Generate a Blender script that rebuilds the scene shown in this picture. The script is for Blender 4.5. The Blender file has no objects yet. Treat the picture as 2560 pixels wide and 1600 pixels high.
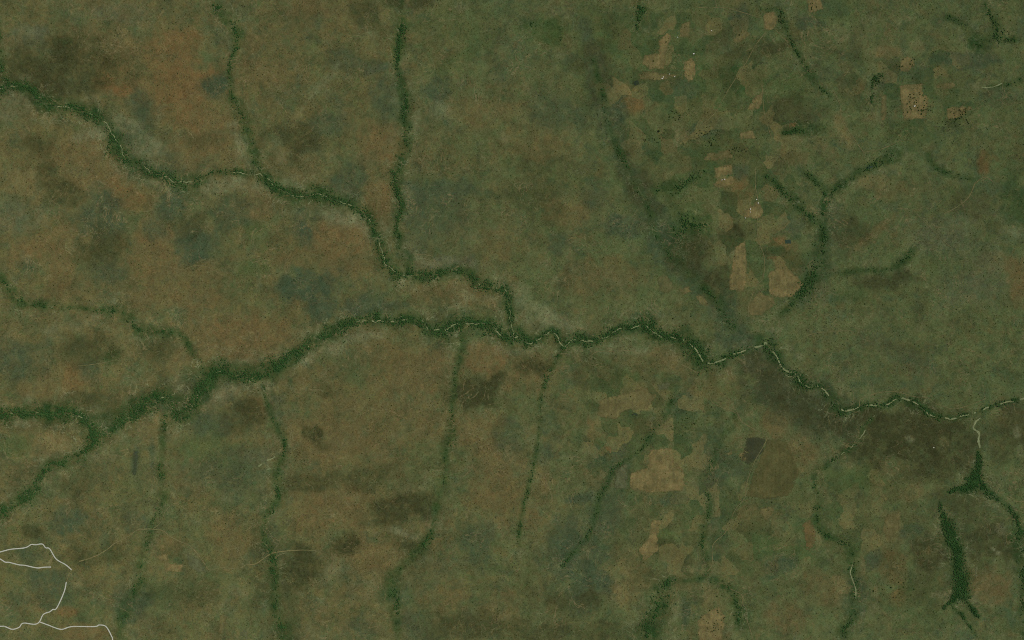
import bpy, bmesh, math, random
import numpy as np
from mathutils import Vector

# ------------------------------------------------------------------ map frame
M_PX = 4.0                      # metres of ground per survey unit
CAM_H = 16000.0
scene = bpy.context.scene
coll = scene.collection
rad = math.radians

# ------------------------------------------------------------------ camera
cam = bpy.data.cameras.new('camera')
cam.sensor_width = 36.0
cam.lens = 36.0 * CAM_H / (2560 * M_PX)
cam.clip_start = 50.0
cam.clip_end = 300000.0
cam_ob = bpy.data.objects.new('camera', cam)
coll.objects.link(cam_ob)
cam_ob.location = (0, 0, CAM_H)
cam_ob.rotation_euler = (0, 0, 0)
scene.camera = cam_ob

# ------------------------------------------------------------------ world, sun
SUN_EL, SUN_AZ = 52.0, 62.0     # azimuth clockwise from north
world = bpy.data.worlds.new('World')
scene.world = world
world.use_nodes = True
wn = world.node_tree
wn.nodes.clear()
sky = wn.nodes.new('ShaderNodeTexSky')
sky.sky_type = 'NISHITA'
sky.sun_disc = False
sky.sun_elevation = rad(SUN_EL)
sky.sun_rotation = rad(SUN_AZ)
bgn = wn.nodes.new('ShaderNodeBackground')
bgn.inputs['Strength'].default_value = 0.07
wo = wn.nodes.new('ShaderNodeOutputWorld')
wn.links.new(sky.outputs[0], bgn.inputs[0])
wn.links.new(bgn.outputs[0], wo.inputs[0])

sun = bpy.data.lights.new('sun', 'SUN')
sun.energy = 3.2
sun.angle = rad(0.53)
sun.color = (1.0, 0.955, 0.89)
sun_ob = bpy.data.objects.new('sun', sun)
coll.objects.link(sun_ob)
sdir = Vector((math.sin(rad(SUN_AZ)) * math.cos(rad(SUN_EL)), math.cos(rad(SUN_AZ)) * math.cos(rad(SUN_EL)), math.sin(rad(SUN_EL))))
sun_ob.rotation_euler = sdir.to_track_quat('Z', 'Y').to_euler()
sun_ob.location = sdir * 20000

vs = scene.view_settings
scene.display_settings.display_device = 'sRGB'
vs.view_transform = 'Standard'
vs.look = 'None'
vs.exposure = -0.74
vs.gamma = 1.0
vs.use_curve_mapping = False
scene.cycles.use_denoising = False
scene.cycles.max_bounces = 4
scene.cycles.transparent_max_bounces = 6
scene.cycles.filter_width = 1.0
ALB_R, ALB_G, ALB_B = 2.02, 2.02, 2.02        # picture value -> ground reflectance at this exposure


def lin(c):
    c = c / 255.0
    return c / 12.92 if c <= 0.04045 else ((c + 0.055) / 1.055) ** 2.4


def alb(r, g, b):
    return (lin(r) * ALB_R, lin(g) * ALB_G, lin(b) * ALB_B, 1.0)


# ------------------------------------------------------------------ noise (numpy gradient noise)
def _perlin(x, y, seed):
    r = np.random.RandomState(seed)
    perm = r.permutation(512)
    perm = np.concatenate([perm, perm])
    ang = r.rand(512) * 2 * np.pi
    gx, gy = np.cos(ang), np.sin(ang)
    xi = np.floor(x).astype(np.int64)
    yi = np.floor(y).astype(np.int64)
    xf, yf = x - xi, y - yi
    u = xf * xf * xf * (xf * (xf * 6 - 15) + 10)
    v = yf * yf * yf * (yf * (yf * 6 - 15) + 10)

    def g(ix, iy, dx, dy):
        h = perm[(perm[ix & 511] + iy) & 511]
        return gx[h] * dx + gy[h] * dy
    a = g(xi, yi, xf, yf)
    b = g(xi + 1, yi, xf - 1, yf)
    c = g(xi, yi + 1, xf, yf - 1)
    d = g(xi + 1, yi + 1, xf - 1, yf - 1)
    return (a + (b - a) * u) * (1 - v) + (c + (d - c) * u) * v


def fbm(x, y, size, octaves=4, seed=1, rough=0.55):
    x = np.asarray(x, dtype=np.float64)
    y = np.asarray(y, dtype=np.float64)
    s = np.zeros_like(x)
    a, f, t = 1.0, 1.0 / size, 0.0
    for i in range(octaves):
        s += a * _perlin(x * f + 17.3 * i, y * f - 9.1 * i, seed + 31 * i)
        t += a
        a *= rough
        f *= 2.03
    return s / t * 1.6


def sstep(a, b, x):
    t = np.clip((x - a) / (b - a), 0, 1)
    return t * t * (3 - 2 * t)


# ------------------------------------------------------------------ survey sheets: (scale, x0, y0)
S4, S16 = 1280 / 2419.0, 640 / 2419.0
SHEET = {'F': (2560 / 2419.0, 0, 0), 'Q1': (S4, 0, 0), 'Q2': (S4, 1280, 0), 'Q3': (S4, 0, 800), 'Q4': (S4, 1280, 800)}
for _i in range(4):
    for _j in range(4):
        SHEET['T%d%d' % (_j, _i)] = (S16, 640 * _i, 400 * _j)      # T<row><col>


def pts(sheet, text):
    s, ox, oy = SHEET[sheet]
    out = []
    for tok in text.split():
        v = [float(q) for q in tok.split(',')]
        p = [v[0] * s + ox, v[1] * s + oy] + [q for q in v[2:3]]
        if len(p) == 3:
            p[2] *= s
        out.append(p)
    return out


def W(px, py):
    return (px - 1280.0) * M_PX, (800.0 - py) * M_PX


# ------------------------------------------------------------------ watercourses with gallery forest: x,y,halfwidth
def river(label, dens, *parts, sand=0.0, defw=8.0, name='riverside_forest', solid=False):
    P = []
    for sh, text in parts:
        last = defw
        for p in pts(sh, text):
            if len(p) == 2:
                p = p + [last]
            last = p[2]
            P.append(p)
    return dict(label=label, dens=dens, P=P, sand=sand, name=name, solid=solid)


RIVERS = [
    river('dark green forest winding along the upper left river down to the main river', 0.85,
          ('Q1', '-60,440,20 0,420,18 60,405,18 130,420,20 190,460,24 230,500,32 290,510,30 340,500,22 400,530,28 470,560,32 510,600,28 550,660,32 580,730,30 605,770,22 660,780,26 720,815,24 780,830,20 820,855,26 900,865,26 950,845,24 1000,818,12 1100,812,12 1230,828,18 1290,870,34 1350,905,28 1430,930,28 1500,918,34 1580,945,26 1650,965,24 1700,990,24 1750,1050,20 1785,1130,22 1800,1180,24 1830,1250,32 1880,1290,26 1950,1300,22 2050,1300,24 2130,1280,22 2215,1288,16 2250,1330,26 2300,1358,24 2380,1368,20 2398,1410,20 2406,1470,18 2416,1530,18 2432,1590,16'), sand=0.6),
    river('ragged green tree belt down the left edge joining the upper left river', 0.75,
          ('Q1', '-6,190,10 4,250,14 12,320,14 25,370,16 45,402,18')),
    river('green tree belt coming down from the top left to the upper river', 0.55,
          ('Q1', '985,-20,14 1030,40,20 1105,130,22 1125,200,20 1102,255,12 1085,330,9 1090,400,9 1097,450,12 1130,510,24 1158,560,20 1165,620,20 1185,690,18 1212,770,22 1235,822,18'), sand=0.0),
    river('narrow straight tree belt running south from the top edge left of centre', 0.62,
          ('Q1', '1905,-30,10 1895,60,18 1890,150,24 1885,230,22 1875,310,12 1890,370,14 1910,430,20 1920,490,22 1905,560,16 1918,630,24 1908,720,20 1880,790,22 1873,860,20 1885,940,20 1902,985,18 1880,1040,16 1872,1085,18 1890,1130,16 1880,1180,12 1912,1215,22 1932,1255,20 1955,1295,18'), sand=0.0),
    river('broad dark green forest along the main river in the lower left', 1.0,
          ('Q3', '-60,452,26 0,450,26 80,440,24 150,438,26 240,445,34 330,435,36 375,445,24 425,500,32 440,550,36 500,535,22 560,490,24 620,455,26 672,400,40 722,368,30 780,368,30 830,430,34 865,450,30 905,400,30 950,335,32 1000,262,34 1060,240,40 1120,268,26 1200,270,26 1280,235,36 1340,205,28 1385,165,26 1440,130,26 1520,90,24 1580,50,26 1640,20,22 1720,-5,20 1790,-25,18'), sand=0.25),
    river('dark green riverside forest with pale sand threads along the middle of the main river', 0.95,
          ('T21', '1000,20,30 1180,8,40 1300,10,50 1430,0,40 1550,20,45 1650,95,50 1800,85,60 1900,40,70 2050,35,80 2180,30,60 2280,110,50 2400,180,55'),
          ('T22', '20,140,55 150,215,45 260,170,35 350,110,30 420,115,30 440,200,28 480,265,36 560,205,55 700,195,65 820,175,45 940,130,45 1050,85,45 1150,75,45 1235,35,70 1300,75,70 1380,150,60 1480,150,40 1600,180,60'), sand=0.8),
    river('dark green riverside forest where the main river bends above the dark plain on the right', 0.8,
          ('T22', '1600,180,70 1700,230,95 1760,330,100 1810,400,70 1880,395,45 1960,405,55 2030,350,36 2150,310,30 2280,265,26 2350,235,26 2405,240,50'),
          ('T23', '-30,200,70 30,270,60 70,340,60 110,400,30 150,470,28 280,520,40 320,580,60 400,640,26 480,620,32 560,700,45 600,770,60 680,840,45 780,850,30 850,830,28 920,800,24 1000,800,26 1080,810,26 1160,790,30 1190,735,36 1280,750,34 1400,780,40 1460,830,30 1520,890,28 1650,920,24 1760,935,22 1840,900,20 1960,880,18 2080,830,18 2200,790,16 2350,760,14 2460,730,14'), sand=1.0),
    river('dark green forest arm leaving the main river towards the lower left edge', 0.68,
          ('Q3', '440,560,30 425,605,22 345,655,24 280,672,24 222,690,18 200,740,22 170,790,24 120,840,24 70,870,22 15,905,26 -50,930,22')),
    river('thin line of green trees curving down from the left edge to the main river', 0.5,
          ('T10', '-40,1060,30 0,1100,30 60,1190,45 200,1350,40 300,1360,25 480,1385,35 640,1390,22 860,1410,20 1080,1430,40 1150,1410,45 1230,1490,45'),
          ('T20', '1200,0,45 1280,60,40 1350,100,45 1480,105,35 1600,130,40 1700,160,35 1780,220,28 1800,300,22 1850,350,26 1900,420,24 1940,490,22')),
    river('sparse tree line running south through the lower left plain', 0.36,
          ('Q3', '790,455,18 772,540,14 770,600,10 752,680,14 770,760,16 778,860,14 722,945,14 712,1010,12 682,1080,14 665,1160,14 670,1230,14 630,1290,20 592,1370,22 572,1440,20 562,1540,18')),
    river('narrow tree line running south from the broad forest to the bottom edge', 0.52,
          ('Q3', '1240,300,9 1258,370,9 1282,450,11 1310,500,14 1340,560,14 1345,620,13 1312,690,16 1310,770,20 1312,850,22 1262,915,12 1245,990,8 1258,1060,14 1288,1130,18 1294,1220,18 1298,1300,16 1302,1380,18 1330,1450,18 1342,1540,18')),
    river('loose tree line running south from the main river below the centre', 0.4,
          ('Q3', '2192,80,13 2180,150,13 2160,240,15 2142,330,10 2138,440,12 2138,520,18 2105,600,18 2100,680,18 2092,770,18 2060,890,12 2050,980,16 1985,1080,18 1885,1180,16 1850,1225,20 1868,1300,20 1872,1390,20 1876,1460,16 1884,1560,14')),
    river('sparse string of dark trees running south just right of the centre', 0.5,
          ('Q4', '238,150,9 200,205,8 172,260,10 140,360,8 134,450,8 125,530,8 112,640,8 85,760,7 62,850,8 40,960,7 30,1060,6')),
    river('narrow green tree line slanting down to the left beside the tan field', 0.5,
          ('Q4', '752,350,8 742,400,14 702,470,16 650,550,14 602,620,10 540,660,10 490,690,9 455,760,14 412,850,12 390,950,14 362,1010,14 305,1080,12 240,1165,10')),
    river('loose tree line through the dark ground in the lower middle', 0.34,
          ('Q4', '1050,440,10 1055,500,14 1000,545,10 970,600,14 932,710,10 885,755,9 922,830,12 930,900,16 908,980,14 900,1060,14 925,1150,10 905,1215,12 820,1232,10 742,1232,16')),
    river('dense dark green grove in the lower middle near the bottom edge', 0.8,
          ('Q4', '735,1240,16 705,1290,38 700,1340,42 672,1400,34 645,1470,36 620,1540,32')),
    river('green tree line slanting down to the right towards the tan field', 0.7,
          ('Q4', '950,1235,16 1000,1260,14 1045,1290,16 1062,1340,14 1075,1400,18 1060,1450,16')),
    river('winding tree line from the main river down through the right plain', 0.48,
          ('Q4', '1700,470,7 1660,510,7 1622,590,8 1550,632,10 1480,690,10 1432,712,7 1430,800,12 1452,850,14 1442,960,16 1482,1010,14 1560,1040,16 1602,1080,26 1608,1160,22 1622,1240,16 1620,1330,16 1610,1400,16 1565,1470,18 1550,1540,18'), sand=0.0),
    river('bright green swamp trees where the sandy stream opens on the right', 1.0,
          ('Q4', '2200,625,10 2208,670,18 2192,720,26 2180,770,44 2150,790,30 2100,800,14 2062,812,6'), solid=True, name='swamp_forest'),
    river('green tree strip leading from the swamp to the right edge', 0.85,
          ('Q4', '2190,770,30 2240,800,24 2282,840,14 2340,880,12 2380,930,10 2402,1000,10 2440,1080,16')),
    river('long smooth dark green swamp in the lower right', 1.0,
          ('T33', '1630,215,10 1640,300,24 1690,420,60 1720,540,65 1790,680,62 1800,820,70 1830,940,82 1825,1050,78 1790,1110,55 1700,1170,20 1660,1210,14'), solid=True, name='swamp_forest'),
    river('forked green tree strips below the long swamp', 0.9,
          ('T33', '1860,1080,40 1885,1150,20 1960,1260,22 1985,1290,14'), name='riverside_forest'),
    river('thin dark tree strip running to the lower right below the swamp', 0.8,
          ('T33', '1740,1190,12 1830,1280,16 1910,1390,14 1960,1460,12')),
    river('thin green hedge of trees slanting through the fields at the top right', 0.6,
          ('Q2', '1180,45,5 1230,42,6 1265,50,12 1280,100,14 1322,190,9 1370,285,13 1402,350,15 1455,405,12 1500,450,8')),
    river('dark green left arm of the forked valley on the right', 0.65,
          ('Q2', '1195,825,8 1260,880,15 1330,950,18 1420,1030,18 1465,1080,20')),
    river('dark green right arm of the forked valley ending in a small pool', 0.68,
          ('Q2', '1805,735,22 1740,770,16 1640,815,14 1560,875,16 1495,918,18 1470,990,14 1462,1080,20')),
    river('short middle arm of the forked valley', 0.6,
          ('Q2', '1385,815,10 1450,865,13 1485,915,13')),
    river('dark green stem of the forked valley going down to the fields', 0.6,
          ('Q2', '1465,1080,24 1462,1180,28 1440,1290,30 1372,1370,32 1320,1440,16 1270,1485,12')),
    river('faint green tree line running right from the forked valley stem', 0.45,
          ('Q2', '1480,1305,10 1560,1290,13 1640,1275,13 1740,1280,12 1830,1250,14 1890,1195,18')),
    river('thin dark valley tree line slanting down to the main river right of the centre', 0.42,
          ('F', '1400,140,5 1425,230,7 1443,310,7 1485,400,7 1530,490,7 1558,570,8 1620,640,9 1690,710,9 1735,775,8')),
    river('dark tree clump on the corner of the small fields in the upper right', 0.9,
          ('Q2', '1700,480,6 1702,410,7 1712,372,18 1750,358,12')),
    river('dark green thicket beside the small orange field at the upper right', 0.55,
          ('Q2', '1280,630,14 1340,622,18 1410,605,16 1440,600,10')),
    river('green tree belt coming down from the top edge right of centre', 0.5,
          ('Q2', '618,-20,16 612,40,24 600,100,20 585,150,12')),
    river('ragged green tree belt across the top right corner', 0.45,
          ('Q2', '2060,80,12 2130,115,12 2180,170,20 2210,205,26 2260,180,24 2300,190,18 2380,190,10 2440,215,10')),
    river('short green tree belt coming down from the top right corner', 0.45,
          ('Q2', '2220,-20,14 2245,45,14 2285,110,16 2298,165,20')),
    river('thin tree line slanting right to the track junction near the right edge', 0.45,
          ('Q2', '1960,735,14 2010,790,13 2070,822,12 2150,845,10 2210,850,8')),
    river('low tree line on the slope near the right edge at the top', 0.45,
          ('Q2', '2260,408,8 2330,402,8 2400,380,12 2450,370,12')),
    river('loose green woodland on the dark ground right of the centre', 0.55,
          ('Q2', '770,1085,30 830,1060,40 890,1060,36 920,1050,26')),
    river('loose green woodland beside the tan fields above the centre right', 0.5,
          ('Q2', '690,900,24 760,890,32 830,850,18 920,810,14')),
    river('loose bright green thicket near the top edge right of centre', 0.4,
          ('Q2', '90,120,30 150,130,40 200,160,40 220,190,24')),
    river('tree line running down the far right edge of the lower plain', 0.5,
          ('T33', '2380,420,30 2390,560,50 2400,720,60 2415,820,40')),
]

# ------------------------------------------------------------------ bare ground, burns and grass types
PALETTE = {                      # picture colours of the ground covers
    'brown': (96, 86, 54), 'rust': (102, 82, 50), 'olive': (58, 61, 36), 'slate': (62, 74, 51),
    'grass': (70, 86, 48), 'lush': (38, 63, 31), 'pale': (110, 112, 80), 'tan': (108, 98, 63), 'ash': (88, 92, 68), 'belt': (56, 72, 38)}
BLOBS = {}
BLOBS['Q1'] = '''olive 270,330,300,150,-8,.9;brown 560,300,120,160,0,.6;rust 820,420,190,140,0,.5;olive 120,250,80,60,0,.5;brown 430,230,120,100,0,.45;brown 650,250,100,70,0,.6;rust 490,385,70,45,20,.7;rust 570,425,60,35,20,.8;rust 850,215,120,80,0,.65
brown 880,390,140,120,0,.8;rust 880,460,110,70,0,.5;brown 950,560,190,70,0,.75;brown 950,690,150,90,0,.8;olive 970,660,90,45,0,.45;brown 1460,30,90,60,0,.6;slate 670,500,60,80,0,.6;slate 680,620,70,60,0,.6;slate 1010,410,80,50,0,.9
slate 1050,190,70,60,0,.5;slate 700,795,150,50,0,.5;pale 620,600,60,30,0,.5;pale 680,700,90,50,20,.5;pale 420,640,70,30,-15,.65;ash 150,170,90,60,0,.5;ash 560,60,160,50,0,.4;pale 40,500,60,80,0,.35;brown 330,720,180,80,0,.7
brown 450,830,160,80,0,.65;tan 120,870,120,90,0,.45;rust 590,920,110,70,20,.5;olive 190,680,80,60,0,.6;olive 220,810,50,60,30,.7;olive 300,910,80,70,0,.7;slate 450,1010,130,100,0,.8;slate 800,960,80,70,0,.8;slate 740,1070,50,60,0,.6;olive 900,1070,90,60,0,.6
slate 940,1150,120,85,0,.95;slate 1110,1000,120,80,0,.55;brown 1225,960,60,80,0,.75;grass 1200,1270,80,50,0,.6;grass 1200,1100,90,80,0,.45;ash 60,1020,90,70,0,.4;brown 250,1160,140,80,0,.75;brown 300,1290,90,100,0,.75;rust 100,1210,70,50,0,.35
olive 490,1180,110,100,0,.75;slate 520,1290,90,70,20,.6;brown 740,1120,80,120,0,.75;brown 700,1260,150,80,0,.7;brown 930,1280,120,70,0,.5;brown 850,1400,220,80,0,.6;slate 1450,1360,150,85,0,1;slate 1510,1440,80,60,0,.9;slate 1740,1450,150,45,0,.8
slate 1440,1105,45,65,0,.8;brown 1600,1130,180,110,0,.95;brown 1660,1260,130,60,0,.6;brown 1400,1220,110,40,-20,.6;brown 1790,930,65,120,0,.85;brown 1800,680,110,120,0,.85;slate 1660,850,110,90,0,.7;slate 1650,290,90,50,20,.6;slate 1780,320,90,40,0,.5
slate 1830,480,70,130,0,.6;slate 1560,580,100,50,0,.5;olive 1430,670,120,70,0,.65;slate 2060,430,60,65,0,.75;slate 1950,930,100,60,0,.75;slate 2060,1010,180,190,0,.45;slate 1960,1150,80,70,0,.55;ash 2080,1250,170,30,0,.55;slate 2130,890,150,45,0,.7
grass 2180,270,180,40,-35,.45;grass 2100,130,180,90,0,.4;pale 1600,1030,90,45,20,.7;pale 1120,880,150,45,0,.55;brown 2330,1160,90,90,0,.4;brown 2170,1385,200,60,0,.65;brown 2280,520,140,80,0,.5;pale 1530,390,110,16,-48,.3;olive 1920,15,130,28,0,.85
olive 1730,60,70,70,0,.5;brown 1250,340,110,60,0,.5;brown 1200,200,60,60,0,.45;pale 1385,880,70,20,20,.6;slate 1480,1010,90,40,0,.45;brown 1430,780,100,60,0,.4;pale 2080,520,70,40,0,.35;ash 1780,330,60,16,-20,.5;pale 1150,690,30,60,25,.5;brown 1330,1090,30,40,0,.2'''
BLOBS['Q2'] = '''olive 350,260,120,60,-30,.6;olive 420,380,80,120,0,.6;slate 470,560,70,120,0,.85;olive 530,740,55,130,0,.6;olive 610,900,70,120,-15,.6;slate 650,1020,100,70,0,.8;olive 640,1000,60,90,0,.5;slate 510,1070,90,50,0,.9;slate 720,1130,90,110,0,.9
olive 820,1200,110,110,0,.9;lush 780,1180,60,60,0,.4;olive 960,1340,70,100,-20,.9;slate 1000,1440,50,80,0,.9;lush 990,1430,30,60,0,.5;grass 850,1060,100,55,0,.7;slate 200,530,170,80,0,.5;slate 330,560,70,70,0,.6;slate 400,930,50,50,0,.7
slate 210,1150,60,50,0,.6;olive 130,880,130,160,0,.5;brown 150,700,130,70,0,.55;brown 260,1010,110,60,0,.45;brown 400,1290,160,90,0,.45;lush 1050,370,140,60,10,.75;olive 1170,230,130,45,-15,.8;olive 1320,540,160,80,0,.6;lush 1350,610,110,40,0,.6
olive 1040,1110,80,50,0,.85;slate 930,600,100,40,-10,.8;slate 1085,810,40,45,0,.8;rust 1080,890,60,60,0,.65;rust 1250,1140,40,25,0,.8;rust 1320,1220,70,60,30,.5;olive 1230,1190,60,25,0,.6;slate 1320,1070,60,50,0,.6;pale 1030,1190,30,22,0,.55;grass 1500,30,140,50,0,.6
slate 1500,30,90,40,0,.5;slate 1385,110,40,40,0,.8;slate 1080,100,50,60,0,.7;slate 2140,280,150,38,0,.95;lush 2200,200,60,45,20,.7;slate 1900,330,60,60,0,.5;slate 1760,385,50,45,0,.75;olive 1590,390,60,70,0,.5;olive 1590,1110,110,60,0,.6;lush 1870,1210,75,30,-45,.7
olive 1780,1320,150,50,0,.7;lush 1620,1390,80,40,0,.4;lush 2380,950,70,120,0,.6;olive 2150,960,110,60,0,.4;pale 2350,1060,40,90,-40,.45;brown 1720,1090,150,25,-42,.6;brown 2390,1330,60,110,0,.85;tan 2290,1240,120,45,0,.35;rust 2230,780,26,70,0,.55
tan 1700,860,100,35,-15,.5;grass 170,140,130,60,0,.6;olive 470,110,70,60,0,.5;brown 350,130,60,50,0,.35;brown 870,530,80,50,0,.5;rust 520,470,90,70,0,.75;tan 800,640,110,60,0,.4;ash 2050,1120,170,120,0,.35;ash 2180,1330,150,130,0,.35;tan 1570,620,35,90,-25,.6
grass 1850,650,110,60,0,.5;grass 2060,1250,120,60,0,.3;grass 1250,420,180,80,0,.5;olive 980,160,110,60,0,.5;grass 700,120,130,80,0,.3;olive 250,1330,40,60,0,.6;grass 900,400,90,60,0,.35;slate 820,420,60,45,0,.6;brown 1330,740,80,40,0,.4;tan 1760,250,80,30,0,.6
lush 700,760,90,60,0,.4;brown 1120,760,100,60,0,.35;brown 1850,900,140,40,0,.25;lush 1830,590,80,25,0,.4;slate 2300,450,110,60,0,.35;olive 2120,380,60,40,0,.35;rust 1300,1250,60,40,20,.5;ash 1440,1280,30,50,0,.5'''
BLOBS['Q3'] = '''slate 80,190,120,100,0,.7;slate 210,150,60,60,0,.5;lush 525,180,50,35,-20,.45;olive 430,140,120,80,0,.65;slate 430,240,50,60,0,.6;rust 350,280,70,60,0,.5;olive 740,140,80,50,0,.6;tan 880,210,110,60,0,.5;olive 390,380,130,50,0,.6;brown 200,320,110,60,0,.5
brown 1150,100,230,120,0,.95;brown 1950,240,220,140,0,.65;brown 2300,190,110,80,0,.95;olive 2240,340,110,70,0,1;olive 2340,290,60,30,-40,.95;olive 2110,320,50,90,0,.55;brown 2250,520,140,100,0,.65;brown 1800,420,320,160,0,.5;brown 1600,560,280,130,0,.6
olive 1480,770,220,40,-6,.65;olive 1740,750,130,50,-20,.6;brown 1560,900,210,110,0,.75;olive 1920,890,170,70,-10,.95;brown 1760,1110,180,80,0,.65;olive 1940,1070,100,60,0,.75;olive 1630,1060,60,50,-40,.95;slate 2260,1060,80,100,0,.6;brown 2350,780,110,220,0,.65
slate 2400,560,60,100,0,.5;olive 1160,450,110,75,0,.8;rust 1210,440,50,70,0,.4;slate 1000,490,110,70,0,.7;slate 1290,420,40,100,-10,.5;slate 1100,720,200,130,0,.5;grass 950,600,140,90,0,.45;slate 330,960,90,90,0,.8;olive 380,790,100,60,0,.5;slate 650,950,80,45,0,.65
olive 150,990,60,40,0,.85;olive 470,1110,170,50,-5,.5;slate 150,1120,80,45,0,.65;slate 220,1220,110,60,0,.7;slate 260,1310,90,60,0,.6;rust 315,1385,42,30,0,.75;brown 390,1480,120,45,0,.75;brown 820,1060,70,50,0,.6;brown 1080,1040,110,120,0,.65;slate 620,1350,80,110,15,.85
olive 1230,1320,60,80,0,.5;olive 1410,1190,130,110,0,.9;olive 2230,1440,220,80,0,.65;lush 1840,1260,50,70,0,.6;brown 2380,1380,90,100,0,.4;slate 1960,1450,90,70,0,.5;slate 1720,1460,70,50,0,.5;olive 870,1290,170,60,0,.5;tan 250,570,90,60,20,.65;grass 70,590,80,70,0,.5
olive 1540,340,35,28,0,.6;olive 1470,535,45,38,0,.9;olive 1525,600,35,24,0,.6;slate 640,660,18,70,0,.8;slate 720,640,16,60,0,.65;pale 1440,190,80,30,-35,.4;pale 1590,130,50,40,0,.5;pale 1150,195,140,16,-4,.45;pale 870,300,60,50,0,.4;ash 1050,340,110,50,-25,.4
slate 860,420,70,60,0,.4;slate 900,320,60,60,0,.5;pale 350,600,60,30,0,.3;ash 1230,650,60,40,0,.45;brown 330,270,90,90,0,.3;brown 430,500,40,20,0,.3;tan 1850,1180,150,60,0,.35;pale 1900,1010,80,20,20,.5;brown 2080,1330,110,80,0,.4;slate 1280,1010,40,60,0,.5;slate 1240,1090,40,40,0,.6
lush 1870,1250,40,60,0,.5;pale 1560,1190,80,40,-40,.4;brown 770,260,80,60,0,.0;slate 460,480,80,40,0,.4;olive 1950,1180,80,60,0,.4;lush 1350,1460,50,60,0,.4;tan 760,470,50,30,0,.5;brown 720,520,70,50,0,.45'''
BLOBS['Q4'] = '''olive 90,210,80,60,0,.85;brown 80,240,120,100,0,.75;brown 700,190,190,70,0,.55;pale 300,40,70,40,0,.5;olive 430,250,130,80,0,.45;grass 520,280,80,60,0,.7;brown 950,310,160,80,0,.55;ash 1150,200,60,70,0,.85;slate 1020,90,90,70,0,.75;lush 870,160,60,60,0,.9
slate 1240,300,140,80,0,.85;olive 1200,330,110,70,0,.5;slate 1420,400,140,80,0,.8;olive 1850,540,330,150,0,1;olive 1620,480,120,70,0,.8;olive 2120,580,90,150,0,.75;olive 2340,520,110,110,0,.65;brown 2350,480,90,50,0,.4;brown 1260,480,80,60,0,.75;brown 1330,640,130,90,0,.7
grass 1600,750,160,60,0,.55;brown 1800,780,180,110,0,.45;olive 1980,700,220,70,0,.6;slate 800,410,55,60,0,.9;slate 170,500,50,60,0,.55;slate 160,640,60,70,0,.65;slate 400,660,60,60,0,.75;brown 150,760,50,110,0,.6;brown 80,930,70,60,0,.6;slate 310,1100,160,150,0,.8
slate 370,1230,100,90,0,.9;olive 350,1320,70,45,0,.9;olive 230,1330,70,50,0,.6;tan 560,1260,120,60,-30,.55;slate 770,840,90,35,-15,.7;slate 1000,700,100,70,0,.75;slate 930,610,60,60,0,.5;brown 1150,940,120,60,0,.7;grass 1250,1090,180,50,0,.6;slate 1260,1160,70,45,-25,.75
brown 1300,1400,90,70,0,.6;brown 1500,1270,160,90,0,.45;slate 1630,1300,50,130,0,.7;slate 1700,1140,55,40,-40,.85;slate 1890,1010,70,45,0,.75;olive 1960,1130,90,100,0,.8;olive 2250,1050,140,110,0,.65;brown 2250,1250,120,90,0,.75;olive 2110,880,140,90,0,.5
lush 2385,1010,40,130,0,.6;rust 1820,1300,50,50,0,.5;rust 1800,1150,60,90,0,.4;olive 460,1470,110,60,0,.7;olive 180,1480,220,60,0,.65;slate 815,1380,26,80,0,.85;olive 620,1470,60,60,0,.6;olive 40,1430,70,50,0,.6;slate 330,840,80,22,-4,.9;grass 420,600,40,40,0,.5
olive 740,1090,110,50,20,.85;grass 720,1020,40,50,0,.7;olive 700,1220,130,50,0,.5;brown 600,1190,60,40,0,.4;pale 2380,530,18,30,0,.6;pale 2400,620,14,30,0,.6;pale 2310,990,26,30,0,.6;pale 2300,1100,16,14,0,.8;pale 2276,1080,10,10,0,.9;pale 2280,1137,14,10,-30,.6;pale 2015,1298,40,14,0,.7
pale 1880,563,20,12,20,.6;pale 1360,170,22,14,0,.5;lush 1620,1080,50,60,0,.4;brown 1850,950,110,70,0,.3;tan 1780,1000,60,90,0,.3;grass 1900,1350,180,90,0,.25;tan 1060,480,14,40,-20,.6;slate 1060,420,50,50,0,.4;olive 1130,300,60,60,0,.4;olive 420,770,50,60,0,.35
brown 620,330,90,60,0,.3;tan 620,370,120,50,0,.45;tan 470,480,90,60,0,.4;rust 620,500,90,35,-15,.4;rust 370,510,20,50,0,.5;grass 980,330,90,60,0,.25;brown 560,1140,60,40,0,.3;slate 560,1030,80,50,0,.2;slate 1280,430,60,60,0,.2;grass 480,1020,90,60,0,.3;brown 1000,830,60,40,0,.3;slate 950,900,60,90,0,.5;lush 1100,1420,40,60,0,.5'''

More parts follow.
